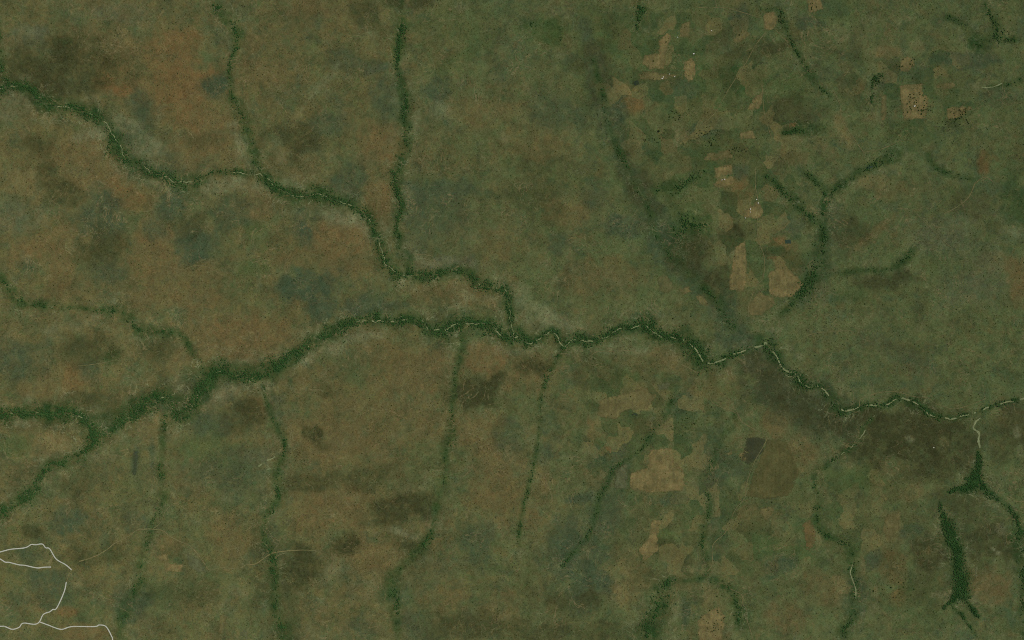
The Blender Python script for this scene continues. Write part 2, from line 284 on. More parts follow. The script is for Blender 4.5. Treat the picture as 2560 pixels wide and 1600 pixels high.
# ------------------------------------------------------------------ ponds, fields: polygons
FIELDS = [  # name, label, colour, edge softness, sheet, points
    ('bare_field', 'tan bare field shaped like a boot right of the top centre', 'tan', 'Q2', '690,195 715,165 742,152 758,175 735,230 728,290 720,325 650,332 612,300 622,258 688,248'),
    ('bare_field', 'narrow oval tan field with bare soil below a white roofed hut', 'tan', 'Q2', '815,285 850,272 866,290 872,340 862,370 838,396 812,365 808,330'),
    ('bare_field', 'flat pale field beside a dark pond with white roofs on its edge', 'tan2', 'Q2', '592,352 642,328 700,340 785,352 775,370 640,386 606,376'),
    ('bare_field', 'small tan clearing with scattered trees above the oval field', 'tan2', 'Q2', '800,110 830,100 848,85 842,150 836,172 782,182'),
    ('bare_field', 'square tan field in the crook of the hedge at the top right', 'tan', 'Q2', '1186,62 1238,50 1262,88 1242,140 1186,146'),
    ('bare_field', 'tan field dotted with trees cut by the top edge', 'tan', 'Q2', '1388,-10 1458,-10 1474,42 1402,70'),
    ('bare_field', 'hook shaped pale field with a round bush in it', 'tan2', 'Q2', '1040,190 1065,150 1090,138 1132,150 1105,188 1052,212'),
    ('bare_field', 'tan field leaning along the track above the tree clusters', 'tan', 'Q2', '1138,462 1182,430 1186,482 1170,516 1108,522'),
    ('bare_field', 'clean smooth tan rectangle in dark grass', 'tan', 'Q2', '1070,622 1140,612 1156,655 1100,662 1076,660'),
    ('bare_field', 'upper of two tan fields stacked left of the track', 'tan', 'Q2', '955,792 1040,772 1046,822 965,842'),
    ('bare_field', 'lower of two tan fields stacked left of the track, with huts', 'tan', 'Q2', '965,850 1048,827 1056,868 1000,892 938,882'),
    ('bare_field', 'pale tan yard with huts where the track passes', 'tan', 'Q2', '1098,992 1135,968 1162,938 1192,1000 1172,1036 1095,1032'),
    ('bare_field', 'long tan field left of the track in the right middle', 'tan', 'Q2', '1055,1162 1100,1132 1112,1220 1116,1302 1096,1380 1026,1372 1020,1332'),
    ('bare_field', 'large fan shaped tan field with plough lines', 'tan', 'Q2', '1208,1292 1258,1258 1332,1288 1386,1342 1332,1402 1260,1408 1212,1396'),
    ('bare_field', 'orange tinted field above the fan shaped field', 'rust2', 'Q2', '1190,1210 1250,1210 1255,1228 1192,1236'),
    ('bare_field', 'rough tan field along the lower part of the track', 'tan2', 'Q2', '1112,1450 1165,1372 1205,1392 1236,1402 1246,1440 1180,1492 1120,1490'),
    ('bare_field', 'rounded olive field at the tip of the dark woodland', 'olive2', 'Q2', '685,1312 722,1288 762,1332 768,1352 752,1384 690,1382'),
    ('bare_field', 'small tan field with a pointed right end', 'tan2', 'Q2', '785,1366 834,1350 852,1380 802,1396'),
    ('bare_field', 'small pale field wedged against the dark valley', 'tan2', 'Q2', '865,1398 912,1388 932,1448 880,1442'),
    ('bare_field', 'tan field with scattered trees at the top of the right group', 'tan', 'Q2', '1832,278 1880,260 1908,300 1872,340 1832,342'),
    ('bare_field', 'big tan field full of small trees with one white hut', 'tan', 'Q2', '1828,402 1890,395 1946,388 1942,448 1976,450 1962,520 1962,558 1850,572 1838,500'),
    ('bare_field', 'narrow orange field with trees on the right slope', 'tan2', 'Q2', '2000,392 2096,386 2096,418 2000,426'),
    ('bare_field', 'bright tan field with a large tree at its lower edge', 'tan', 'Q2', '2050,506 2120,500 2178,498 2170,520 2130,550 2055,572'),
    ('bare_field', 'faint tall field left of the big tan field', 'tan2', 'Q2', '1742,452 1772,440 1776,568 1742,572'),
    ('bare_field', 'small orange field above the dark thicket', 'rust2', 'Q2', '1308,580 1352,572 1342,600 1310,602'),
    ('bare_field', 'wide pale tan field above the two stacked fields', 'tan2', 'Q2', '920,722 1030,702 1050,748 960,762 898,760'),
    ('bare_field', 'wide pale field with ragged outline south of the sandy river', 'tan2', 'Q4', '412,372 530,346 600,320 642,318 652,345 690,352 640,420 560,425 520,440 500,475 402,455'),
    ('bare_field', 'small pale grey field block near the middle tree line', 'ash2', 'Q4', '680,298 752,290 746,330 692,336'),
    ('bare_field', 'large tan field with straight edges in the lower middle', 'tan', 'Q4', '555,722 640,692 648,612 760,600 772,700 816,720 816,808 650,820 555,802'),
    ('bare_field', 'pale green strip field left of the large tan field', 'ash2', 'Q4', '490,702 548,672 550,802 480,800'),
    ('bare_field', 'small orange tan field south of the burnt patch', 'rust2', 'Q4', '432,590 478,600 466,632 440,612'),
    ('bare_field', 'large smooth olive field bounded by the curved track', 'olive3', 'Q4', '1140,722 1206,560 1300,572 1362,722 1312,830 1200,850 1104,832'),
    ('bare_field', 'tan square with a lone tree beside the dark triangle', 'tan', 'Q4', '1060,642 1110,600 1122,640 1102,672'),
    ('bare_field', 'tiny pale field left of the tan square', 'tan2', 'Q4', '1010,622 1040,610 1042,640 1012,642'),
    ('bare_field', 'tan hourglass shaped field with dots of bushes', 'tan', 'Q4', '660,940 712,946 690,1020 698,1086 622,1142 594,1082 640,1030'),
    ('bare_field', 'orange tan field in the lower middle plain', 'tan2', 'Q4', '1168,892 1252,870 1240,900 1210,952 1170,922'),
    ('bare_field', 'brown field beside the winding tree line on the right', 'rust2', 'Q4', '1370,960 1412,940 1440,1000 1432,1070 1390,1092'),
    ('bare_field', 'pale brown field on the right plain', 'tan2', 'Q4', '1748,1000 1762,932 1840,890 1832,980 1782,1052'),
    ('bare_field', 'tan field with dark trees cut by the bottom edge', 'tan', 'Q4', '930,1372 980,1350 1012,1402 990,1520 882,1520 872,1422'),
    ('bare_field', 'stepped tan field in the lower left plain', 'tan', 'Q3', '720,1112 790,1100 806,1148 866,1150 862,1196 780,1190 770,1150'),
    ('bare_field', 'small tan field alone in the lower left plain', 'tan2', 'Q3', '458,942 500,908 522,920 480,962'),
    ('bare_field', 'pale grey slanted field at the end of the dirt track', 'ash2', 'Q3', '880,1092 950,1130 986,1190 940,1200 882,1160'),
    ('bare_field', 'narrow tan strip field near the bottom edge', 'tan2', 'Q3', '1038,1390 1076,1400 1052,1490 1030,1480'),
    ('bare_field', 'pale triangular field at the bottom edge', 'ash2', 'Q3', '1118,1482 1176,1450 1168,1512'),
    ('burnt_field', 'small dark burnt field beside the boot shaped field', 'dark', 'Q2', '560,392 598,370 606,404 575,408'),
    ('burnt_field', 'dark burnt triangle inside the curved track', 'dark2', 'Q4', '1110,552 1200,552 1190,622 1120,692 1080,662'),
    ('burnt_field', 'dark grey burnt strip in the lower left plain', 'dark3', 'Q3', '632,612 658,612 645,738 626,738'),
    ('burnt_field', 'dark burnt patch inside the ragged pale field', 'dark', 'Q4', '560,442 600,434 590,460 562,460'),
]
FCOL = {'tan': (123, 112, 72), 'tan2': (110, 104, 66), 'rust2': (106, 92, 57), 'olive2': (96, 97, 62), 'olive3': (89, 87, 52), 'ash2': (94, 99, 69),
        'dark': (38, 54, 44), 'dark2': (58, 64, 46), 'dark3': (62, 73, 54)}
PONDS = [('small dark rectangular pond beside the orange soil', 'T13', '160,755 212,752 216,790 164,788'),
         ('pale green pool inside the right arm of the forked valley', 'T13', '925,68 955,52 1000,60 960,82 925,86')]

TRACKS = [  # label, width m, sheet, points
    ('pale dirt track winding through the lower left plain', 9, 'T30', '750,770 900,720 1020,650 1080,600 1200,540 1300,470 1350,465 1440,465 1540,480 1600,530 1700,580 1790,620 1860,690 1920,770 1980,850 2080,830 2250,835 2330,800 2419,790 2560,700 2700,672 2880,662 3000,672'),
    ('short faint track turning up from the lower left track', 6, 'T30', '1440,465 1520,400 1560,300 1650,222 1750,270'),
    ('faint track linking the two gravel roads', 5, 'T30', '677,850 655,880 627,965'),
    ('pale straight track slanting between the upper right fields', 6, 'Q2', '1200,150 1150,215 1112,285 1085,328 1020,428 960,530 900,590'),
    ('short track branching down from the slanting track', 5, 'Q2', '1085,328 1130,355 1155,385 1180,410 1190,520 1210,600 1230,660'),
    ('thin track near the top edge crossing to the square field', 5, 'Q2', '880,36 940,38 1000,35 1060,50 1100,62 1170,85'),
    ('thin track coming down from the top edge', 5, 'Q2', '955,-20 968,38'),
    ('thin straight track passing the huts and the long fields', 6, 'Q2', '1150,790 1150,880 1163,960 1158,1060 1162,1130 1192,1220 1185,1310 1150,1360 1120,1440 1115,1500'),
    ('thin pale track meeting the junction by the forked valley', 6, 'Q2', '1520,430 1548,490 1560,560 1605,640 1640,690 1660,720 1665,750'),
    ('thin track leaving the forked valley junction to the right', 5, 'Q2', '1660,720 1740,705 1800,680 1870,635'),
    ('pale track fork near the right edge', 8, 'Q2', '2220,842 2190,865 2165,920 2140,950 2090,985 2040,1010'),
    ('short pale track right of the fork near the right edge', 7, 'Q2', '2190,865 2225,840 2250,840 2275,862'),
    ('very thin long straight track across the right slope', 4, 'Q2', '1890,990 1960,1060 2040,1140 2080,1172'),
    ('thin track following the curved edge of the smooth olive field', 6, 'Q4', '1060,430 1085,480 1150,520 1202,552 1185,600 1150,660 1125,720 1104,790 1098,840 1052,900 1010,1000 950,1062 946,1150 925,1190'),
    ('thin track from the burnt triangle up to the sandy river', 5, 'Q4', '930,330 942,385 985,410 1060,440 1080,470'),
    ('thin pale track above the main river on the right', 6, 'Q4', '1640,410 1650,372 1740,342 1820,340 1900,362 1960,368 2010,398 2090,420 2180,395 2240,370'),
    ('faint track across the green right plain', 5, 'Q4', '1370,85 1420,65 1500,55 1590,50 1620,70'),
    ('thin track running down from the lower middle tree line', 6, 'Q4', '1030,1270 1085,1300 1092,1345 1105,1362 1108,1410 1125,1460 1140,1520'),
    ('pale track on the bank below the middle of the main river', 6, 'Q4', '360,180 400,150 470,148 560,142'),
    ('short pale track near the sandy river bend', 8, 'Q4', '800,210 840,230 870,248'),
    ('faint arc of pale track beside the centre tree line', 5, 'Q3', '2020,485 2080,464 2120,468 2150,490'),
    ('faint vertical track in the lower left centre', 4, 'Q3', '1780,760 1775,850 1760,890'),
    ('thin track down the upper middle slope', 4, 'Q1', '2370,380 2360,470 2350,530 2330,580'),
    ('faint pale path across the brown ridge on the left', 5, 'Q1', '690,1245 800,1262 860,1275 920,1255 980,1262 1050,1300'),
    ('faint pale path beside the burnt patch in the upper left centre', 5, 'Q1', '1400,1215 1450,1200 1520,1215 1580,1260'),
    ('thin pale path along the brown patch in the left centre', 5, 'Q1', '1430,1172 1480,1185 1530,1168'),
    ('thin drifting path on the left plain', 5, 'Q1', '225,930 260,1010 290,1080 350,1110 400,1100'),
    ('thin path in the far left middle', 4, 'Q3', '370,215 440,210 520,195 600,170 680,155'),
    ('thin pale path in the lower right plain', 4, 'Q4', '1840,1380 1848,1410 1870,1440'),
    ('faint path on the lower centre plain', 4, 'Q4', '500,850 540,890 600,930'),
]
ROADS = [
    ('grey gravel road curving round the upper bend in the lower left corner', 'T30', '-700,900 -300,760 0,680 100,655 235,640 295,610 335,612 400,605 432,640 470,650 530,745 620,800 677,850'),
    ('grey gravel road ending short inside the lower left corner', 'T30', '-300,560 0,745 50,775 90,778 175,800 235,806 350,830 410,824 482,822'),
    ('grey gravel road dropping to the fork in the lower left corner', 'T30', '627,965 605,1060 535,1212 500,1222 470,1245 410,1270 372,1340 325,1363 220,1352 180,1392 115,1410 40,1382 0,1382 -400,1380'),
    ('grey gravel road running right from the fork to the bottom edge', 'T30', '372,1340 450,1368 575,1410 680,1385 895,1385 935,1370 1000,1385 1050,1470 1065,1530 1090,1800'),
]
STREAMS = [  # open sandy beds: label, width m, sheet, pts
    ('pale sandy stream bed dropping from the main river into the swamp', 20, 'T23', '2010,925 1975,950 1945,1000 1945,1030 1995,1070 1990,1130 2002,1210'),
    ('thin pale stream thread slanting down left from the main river', 7, 'T23', '1000,870 998,915 925,985 915,1050 850,1140 770,1215 690,1270'),
    ('thin pale stream thread beside the lower right tree line', 11, 'T33', '800,800 778,870 805,950 830,1030 830,1120'),
    ('pale crooked stream scar beside the narrow tree line', 11, 'T21', '20,1380 90,1330 150,1310 180,1290'),
    ('pale sandy gully at the top right edge', 9, 'T03', '1910,790 1990,820 2100,825 2210,790'),
]


# ------------------------------------------------------------------ relief
def relief_raw(px, py):
    z = 14 * fbm(px, py, 620, 4, 5) + 5 * fbm(px, py, 150, 3, 9)
    return z


def catmull(P, step):
    P = np.array(P, dtype=np.float64)
    if len(P) < 3:
        n = max(2, int(np.linalg.norm(P[-1, :2] - P[0, :2]) / step))
        t = np.linspace(0, 1, n)[:, None]
        return P[0] * (1 - t) + P[-1] * t
    Q = np.vstack([2 * P[0] - P[1], P, 2 * P[-1] - P[-2]])
    out = []
    for i in range(1, len(Q) - 2):
        n = max(1, int(np.linalg.norm(Q[i + 1, :2] - Q[i, :2]) / step))
        t = np.linspace(0, 1, n, endpoint=False)[:, None]
        a, b, c, d = Q[i - 1], Q[i], Q[i + 1], Q[i + 2]
        out.append(0.5 * ((2 * b) + (c - a) * t + (2 * a - 5 * b + 4 * c - d) * t * t + (3 * b - a - 3 * c + d) * t ** 3))
    out.append(P[-1:])
    return np.vstack(out)


def outside(p):
    return p[0] < 6 or p[0] > 2554 or p[1] < 6 or p[1] > 1594


for r in RIVERS:                          # carry on beyond the sheet where the map is cut
    P = r['P']
    for end in (0, -1):
        if outside(P[end]):
            a, b = np.array(P[end][:2]), np.array(P[1 if end == 0 else -2][:2])
            d = (a - b) / (np.linalg.norm(a - b) + 1e-6)
            q = a + d * 420 + np.array([-d[1], d[0]]) * 40
            if end == 0:
                P.insert(0, [q[0], q[1], P[0][2]])
            else:
                P.append([q[0], q[1], P[-1][2]])
    C = catmull(P, 5.0)
    C[:, 2] = np.maximum(C[:, 2] * (0.78 if r['solid'] else 1.0), 2.0)
    # meander
    s = np.arange(len(C)) * 5.0
    k = RIVERS.index(r)
    T = np.gradient(C[:, :2], axis=0)
    T /= np.linalg.norm(T, axis=1)[:, None] + 1e-9
    N = np.stack([-T[:, 1], T[:, 0]], 1)
    amp = np.minimum(C[:, 2] * 0.5, 7.0)
    C[:, :2] += N * (amp * fbm(s, s * 0 + 50 * k, 38, 3, 70 + k))[:, None]
    r['C'] = C
    r['N'] = N


def axis(lo, hi, step, far):
    a = list(np.arange(lo, hi + step * 0.5, step))
    d, x = step, a[-1]
    right = []
    while x < far[1]:
        d *= 1.13
        x += d
        right.append(x)
    d, x = step, a[0]
    left = []
    while x > far[0]:
        d *= 1.13
        x -= d
        left.append(x)
    return np.array(left[::-1] + a + right)


AX = axis(-80, 2640, 5.0, (-15000, 17500))
AY = axis(-80, 1680, 5.0, (-15000, 16500))
GX, GY = np.meshgrid(AX, AY)
nx, ny = len(AX), len(AY)
px, py = GX.ravel(), GY.ravel()

# distance-like field to watercourses
forest_w = np.zeros(len(px))
bank_w = np.zeros(len(px))
belt_w = np.zeros(len(px))
valley = np.zeros(len(px))
n60 = fbm(px, py, 70, 5, 21)
n25 = fbm(px, py, 26, 3, 22)
n30 = fbm(px, py, 34, 3, 27)
warpx = fbm(px, py, 75, 4, 23)
warpy = fbm(px, py, 75, 4, 24)
for r in RIVERS:
    C = r['C']
    for i in range(0, len(C), 24):
        seg = C[i:i + 26]
        m = 110
        sel = np.where((px > seg[:, 0].min() - m) & (px < seg[:, 0].max() + m) & (py > seg[:, 1].min() - m) & (py < seg[:, 1].max() + m))[0]
        if len(sel) == 0:
            continue
        dx = px[sel][:, None] - seg[:, 0][None]
        dy = py[sel][:, None] - seg[:, 1][None]
        d = np.sqrt(dx * dx + dy * dy)
        j = d.argmin(1)
        dm = d[np.arange(len(sel)), j]
        hw = seg[j, 2]
        q = dm / hw + (0.5 if r['solid'] else 0.75) * n25[sel] + (0.25 if r['solid'] else 0.9) * n60[sel]
        if r['solid']:
            forest_w[sel] = np.maximum(forest_w[sel], 1.0 * (1 - sstep(0.35, 1.35, q)))
        forest_w[sel] = np.maximum(forest_w[sel], (0.12 + 0.88 * r['dens']) * (1 - sstep(0.2, 2.1, q)) * (0.4 + 0.6 * sstep(-0.3, 0.3, n30[sel])))
        qb = dm / np.maximum(hw * 1.7, 9.0) + 0.55 * n25[sel] + 0.45 * n60[sel]
        belt_w[sel] = np.maximum(belt_w[sel], (0.62 if r['dens'] < 0.72 else 0.4) * (1 - sstep(0.1, 1.5, qb)) * (0.4 + 0.6 * sstep(-0.35, 0.25, n30[sel] + 0.5 * n60[sel])))
        b = sstep(1.0, 1.6, q) * (1 - sstep(2.0, 4.2, q)) * np.minimum(1, hw / 9)
        bank_w[sel] = np.maximum(bank_w[sel], b * r['dens'])
        valley[sel] = np.maximum(valley[sel], np.exp(-(dm / 45.0) ** 2) * np.minimum(1, hw / 8))
Z = relief_raw(px, py) - 7.0 * valley
Z -= Z[(px > 0) & (px < 2560) & (py > 0) & (py < 1600)].mean()
ZG = Z.reshape(ny, nx)


def height(qx, qy):
    qx = np.atleast_1d(np.asarray(qx, dtype=np.float64))
    qy = np.atleast_1d(np.asarray(qy, dtype=np.float64))
    i = np.clip(np.searchsorted(AX, qx) - 1, 0, nx - 2)
    j = np.clip(np.searchsorted(AY, qy) - 1, 0, ny - 2)
    fx = np.clip((qx - AX[i]) / (AX[i + 1] - AX[i]), 0, 1)
    fy = np.clip((qy - AY[j]) / (AY[j + 1] - AY[j]), 0, 1)
    return (ZG[j, i] * (1 - fx) + ZG[j, i + 1] * fx) * (1 - fy) + (ZG[j + 1, i] * (1 - fx) + ZG[j + 1, i + 1] * fx) * fy


# cover weights
cover = {k: np.zeros(len(px)) for k in PALETTE}
for sh, text in BLOBS.items():
    s, ox, oy = SHEET[sh]
    for tok in text.replace('\n', ';').split(';'):
        tok = tok.strip()
        if not tok:
            continue
        kind, v = tok.split()
        cx, cy, rx, ry, ang, st = [float(q) for q in v.split(',')]
        cx, cy, rx, ry = cx * s + ox, cy * s + oy, rx * s, ry * s
        R = max(rx, ry) * 1.9
        sel = np.where((abs(px - cx) < R) & (abs(py - cy) < R))[0]
        if len(sel) == 0 or st <= 0:
            continue
        c_, s_ = math.cos(rad(ang)), math.sin(rad(ang))
        wa = min(34.0, 0.75 * min(rx, ry))
        dx, dy = px[sel] - cx + wa * warpx[sel], py[sel] - cy + wa * warpy[sel]
        u, w = dx * c_ + dy * s_, -dx * s_ + dy * c_
        d = np.sqrt((u / rx) ** 2 + (w / ry) ** 2) / 1.14 + 0.55 * n60[sel] + 0.35 * n25[sel]
        cover[kind][sel] = np.maximum(cover[kind][sel], st * (1 - sstep(0.5, 1.18, d)))
BANDS = [('slate', .75, 'F', '1372,60,18 1400,140,24 1425,230,32 1440,310,32 1485,400,26 1530,490,28 1560,570,36 1620,630,42 1690,700,38 1735,770,36 1765,820,24'),
         ('grass', .45, 'F', '1372,80,26 1420,230,50 1450,330,44 1500,430,40 1540,520,50 1600,640,46 1690,700,50 1740,780,34'),
         ('olive', .8, 'F', '1760,850,30 1850,920,50 1950,985,44 2060,1000,34'),
         ('slate', .6, 'F', '1820,880,40 1900,960,60 1990,1000,50'),
         ('slate', .6, 'F', '1470,1050,20 1440,1180,34 1400,1280,50 1370,1400,46'),
         ('olive', .5, 'F', '610,1250,20 640,1320,34 660,1400,40 670,1500,40'),
         ('slate', .5, 'F', '1690,1030,26 1680,1140,36 1700,1240,30 1670,1340,24'),
         ('slate', .55, 'F', '1960,500,26 1945,580,24 1920,660,30 1890,700,26'),
         ('grass', .5, 'F', '1400,60,40 1600,170,60 1700,330,60 1640,470,50'),
         ('olive', .45, 'F', '2300,1200,40 2240,1290,60 2200,1390,60'),
         ('olive', .4, 'F', '40,1000,16 200,985,24 300,960,26 440,930,26 520,890,20 650,880,20'),
         ('pale', .55, 'F', '180,325,12 240,312,14 290,290,14 330,310,16 365,345,14'),
         ('pale', .55, 'F', '485,440,12 560,432,14 640,442,14 690,440,9'),
         ('pale', .6, 'F', '785,500,12 845,520,16 885,555,12'),
         ('pale', .6, 'F', '1225,680,14 1245,730,24 1290,760,22 1345,775,14'),
         ('pale', .5, 'F', '770,830,10 830,805,12 900,792,8'),
         ('pale', .5, 'F', '500,928,8 560,916,9 630,908,8'),
         ('pale', .5, 'F', '555,300,8 570,340,10 592,385,8'),
         ('pale', .45, 'F', '965,330,8 985,280,9'),
         ('pale', .5, 'F', '960,590,12 1000,612,12 1070,625,8'),
         ('pale', .45, 'F', '1370,830,10 1440,825,12 1520,830,10'),
         ('pale', .45, 'F', '100,780,10 200,760,12 260,735,8'),
         ('olive', .5, 'F', '700,470,10 780,490,14 850,520,10'),
         ('lush', .55, 'F', '440,890,16 520,880,24 640,880,20 700,850,14'),
         ('lush', .55, 'F', '200,1000,14 300,975,18 380,950,20 430,950,18'),
         ('slate', .4, 'F', '250,290,20 330,330,40 360,390,30 400,380,30')]
for kind, st, sh, text in BANDS:
    C = catmull(pts(sh, text), 10.0)
    R = C[:, 2].max() * 3
    sel = np.where((px > C[:, 0].min() - R) & (px < C[:, 0].max() + R) & (py > C[:, 1].min() - R) & (py < C[:, 1].max() + R))[0]
    wx, wy = px[sel] + 22 * warpx[sel], py[sel] + 22 * warpy[sel]
    best = np.full(len(sel), 9.0)
    for q in C:
        best = np.minimum(best, np.sqrt((wx - q[0]) ** 2 + (wy - q[1]) ** 2) / q[2])
    best += 0.5 * n60[sel] + 0.3 * n25[sel]
    cover[kind][sel] = np.maximum(cover[kind][sel], st * (1 - sstep(0.4, 1.6, best)))
cover['belt'] = belt_w
cover['lush'] = np.maximum(cover['lush'], forest_w)
cover['pale'] = np.maximum(cover['pale'], 0.5 * bank_w * sstep(0.0, 0.5, fbm(px, py, 45, 3, 33)))
cover['olive'] = np.maximum(cover['olive'], 0.45 * bank_w * sstep(0.05, 0.5, -fbm(px, py, 60, 3, 35)))
greenish = np.clip(0.48 + (px - 1350) / 2600.0 + 0.10 * fbm(px, py, 500, 3, 41) - np.where(py > 800, 0.06, 0.0) + 0.3 * (1 - sstep(500, 900, px)) * sstep(950, 1200, py) + 0.15 * sstep(900, 1300, px), 0, 1)
lush_all = cover['lush']


# ------------------------------------------------------------------ node helpers
class Mat:
    def __init__(self, name):
        self.m = bpy.data.materials.new(name)
        self.m.use_nodes = True
        self.t = self.m.node_tree
        self.t.nodes.clear()
        self.out = self.t.nodes.new('ShaderNodeOutputMaterial')
        g = self.t.nodes.new('ShaderNodeNewGeometry')
        self.pos = g.outputs['Position']

    def put(self, sock, v):
        if hasattr(v, 'is_output'):
            self.t.links.new(v, sock)
        elif v is not None:
            sock.default_value = v

    def noise(self, size, detail=4, rough=0.6, vec=None, dist=0.0):
        n = self.t.nodes.new('ShaderNodeTexNoise')
        self.k = getattr(self, 'k', 0) + 1
        mp = self.t.nodes.new('ShaderNodeMapping')
        mp.inputs['Rotation'].default_value = (0.35, 0.2 * self.k, 0.9 + 0.77 * self.k if vec is None else 0.0)
        mp.inputs['Location'].default_value = (313.0 * self.k, 171.0 * self.k, 97.0 * self.k)
        self.put(mp.inputs['Vector'], vec or self.pos)
        self.t.links.new(mp.outputs[0], n.inputs['Vector'])
        n.inputs['Scale'].default_value = 1.0 / size
        n.inputs['Detail'].default_value = detail
        n.inputs['Roughness'].default_value = rough
        n.inputs['Distortion'].default_value = dist
        return n.outputs['Fac']

    def math(self, op, a, b=None, clamp=False):
        n = self.t.nodes.new('ShaderNodeMath')
        n.operation = op
        n.use_clamp = clamp
        self.put(n.inputs[0], a)
        self.put(n.inputs[1], b)
        return n.outputs[0]

    def ramp(self, v, a, b, c=0.0, d=1.0, smooth=False):
        n = self.t.nodes.new('ShaderNodeMapRange')
        n.interpolation_type = 'SMOOTHSTEP' if smooth else 'LINEAR'
        self.put(n.inputs[0], v)
        for i, q in zip((1, 2, 3, 4), (a, b, c, d)):
            n.inputs[i].default_value = q
        return n.outputs[0]

    def mix(self, f, a, b, mode='MIX'):
        n = self.t.nodes.new('ShaderNodeMix')
        n.data_type = 'RGBA'
        n.blend_type = mode
        self.put(n.inputs[0], f)
        self.put(n.inputs[6], a)
        self.put(n.inputs[7], b)
        return n.outputs[2]

    def attr(self, name, kind='Fac'):
        n = self.t.nodes.new('ShaderNodeAttribute')
        n.attribute_name = name
        return n.outputs[kind]

    def vscale(self, sx, sy, sz=1.0, ang=0.0):
        n = self.t.nodes.new('ShaderNodeMapping')
        n.vector_type = 'TEXTURE'
        self.put(n.inputs['Vector'], self.pos)
        n.inputs['Rotation'].default_value = (0, 0, ang)
        n.inputs['Scale'].default_value = (1 / sx, 1 / sy, 1 / sz)
        return n.outputs[0]

    def diffuse(self, col, normal=None):
        d = self.t.nodes.new('ShaderNodeBsdfDiffuse')
        d.inputs['Roughness'].default_value = 0.8
        self.put(d.inputs['Color'], col)
        if normal is not None:
            self.t.links.new(normal, d.inputs['Normal'])
        self.t.links.new(d.outputs[0], self.out.inputs[0])
        return d

    def grain(self, col, strength=1.0):
        """fine grass, soil and animal-path texture shared by all open ground"""
        a = self.noise(13, 3, 0.8)
        b = self.noise(34, 4, 0.65)
        c = self.noise(150, 5, 0.62)
        d = self.noise(22, 3, 0.6, vec=self.vscale(1.0, 0.3, 1.0, 0.22))
        e = self.noise(26, 3, 0.6, vec=self.vscale(1.0, 0.25, 1.0, -0.9))
        hue = self.mix(self.ramp(self.noise(60, 5, 0.65), 0.33, 0.67), (1.10, 0.985, 0.90, 1), (0.91, 1.015, 0.98, 1))
        col = self.mix(0.9 * strength, col, hue, 'MULTIPLY')
        v = self.math('ADD', self.ramp(a, 0.22, 0.78, -0.36 * strength, 0.36 * strength), self.ramp(b, 0.28, 0.72, -0.13 * strength, 0.13 * strength))
        v = self.math('ADD', v, self.ramp(c, 0.28, 0.72, -0.2 * strength, 0.2 * strength))
        v = self.math('ADD', v, self.ramp(d, 0.25, 0.75, -0.09 * strength, 0.09 * strength))
        v = self.math('ADD', v, self.ramp(e, 0.3, 0.7, -0.07 * strength, 0.07 * strength))
        for size, lo_, amp, q in ((14, 0.10, 0.5, 190), (27, 0.06, 0.4, 260)):
            w = self.t.nodes.new('ShaderNodeTexVoronoi')
            w.voronoi_dimensions = '2D'
            w.inputs['Scale'].default_value = 1.0 / size
            mp = self.t.nodes.new('ShaderNodeMapping')
            mp.inputs['Rotation'].default_value = (0, 0, 0.6 + size)
            self.t.links.new(self.pos, mp.inputs['Vector'])
            self.t.links.new(mp.outputs[0], w.inputs['Vector'])
            dot = self.ramp(w.outputs['Distance'], lo_, 0.5, -amp * strength, 0.16 * strength, smooth=True)
            pick = self.t.nodes.new('ShaderNodeSeparateColor')
            self.t.links.new(w.outputs['Color'], pick.inputs[0])
            some = self.math('MULTIPLY', self.ramp(pick.outputs[0], 0.35, 0.9, 0.0, 0.85), self.ramp(self.noise(q, 5, 0.7), 0.38, 0.62, 0.1, 1.0))
            v = self.math('ADD', v, self.math('MULTIPLY', dot, some))
        v = self.math('ADD', v, 1.0)
        v = self.math('MAXIMUM', v, 0.22)
        h = self.t.nodes.new('ShaderNodeCombineXYZ')
        for i in range(3):
            self.t.links.new(v, h.inputs[i])
        return self.mix(1.0, col, h.outputs[0], 'MULTIPLY')

    def bump(self, h, strength, dist):
        n = self.t.nodes.new('ShaderNodeBump')
        n.inputs['Strength'].default_value = strength
        n.inputs['Distance'].default_value = dist
        self.t.links.new(h, n.inputs['Height'])
        return n.outputs[0]


# ground
g = Mat('savanna_ground')
base = g.mix(g.ramp(g.math('ADD', g.attr('greenish'), g.ramp(g.noise(420, 6, 0.65), 0.3, 0.7, -0.45, 0.45)), 0.15, 0.85),
             alb(90, 87, 54), alb(84, 93, 57))
base = g.mix(g.ramp(g.noise(800, 5, 0.6, dist=0.6), 0.52, 0.72, 0, 0.4), base, alb(62, 72, 52))
base = g.mix(g.ramp(g.noise(260, 5, 0.65, dist=0.8), 0.56, 0.74, 0, 0.45), base, alb(96, 92, 58))
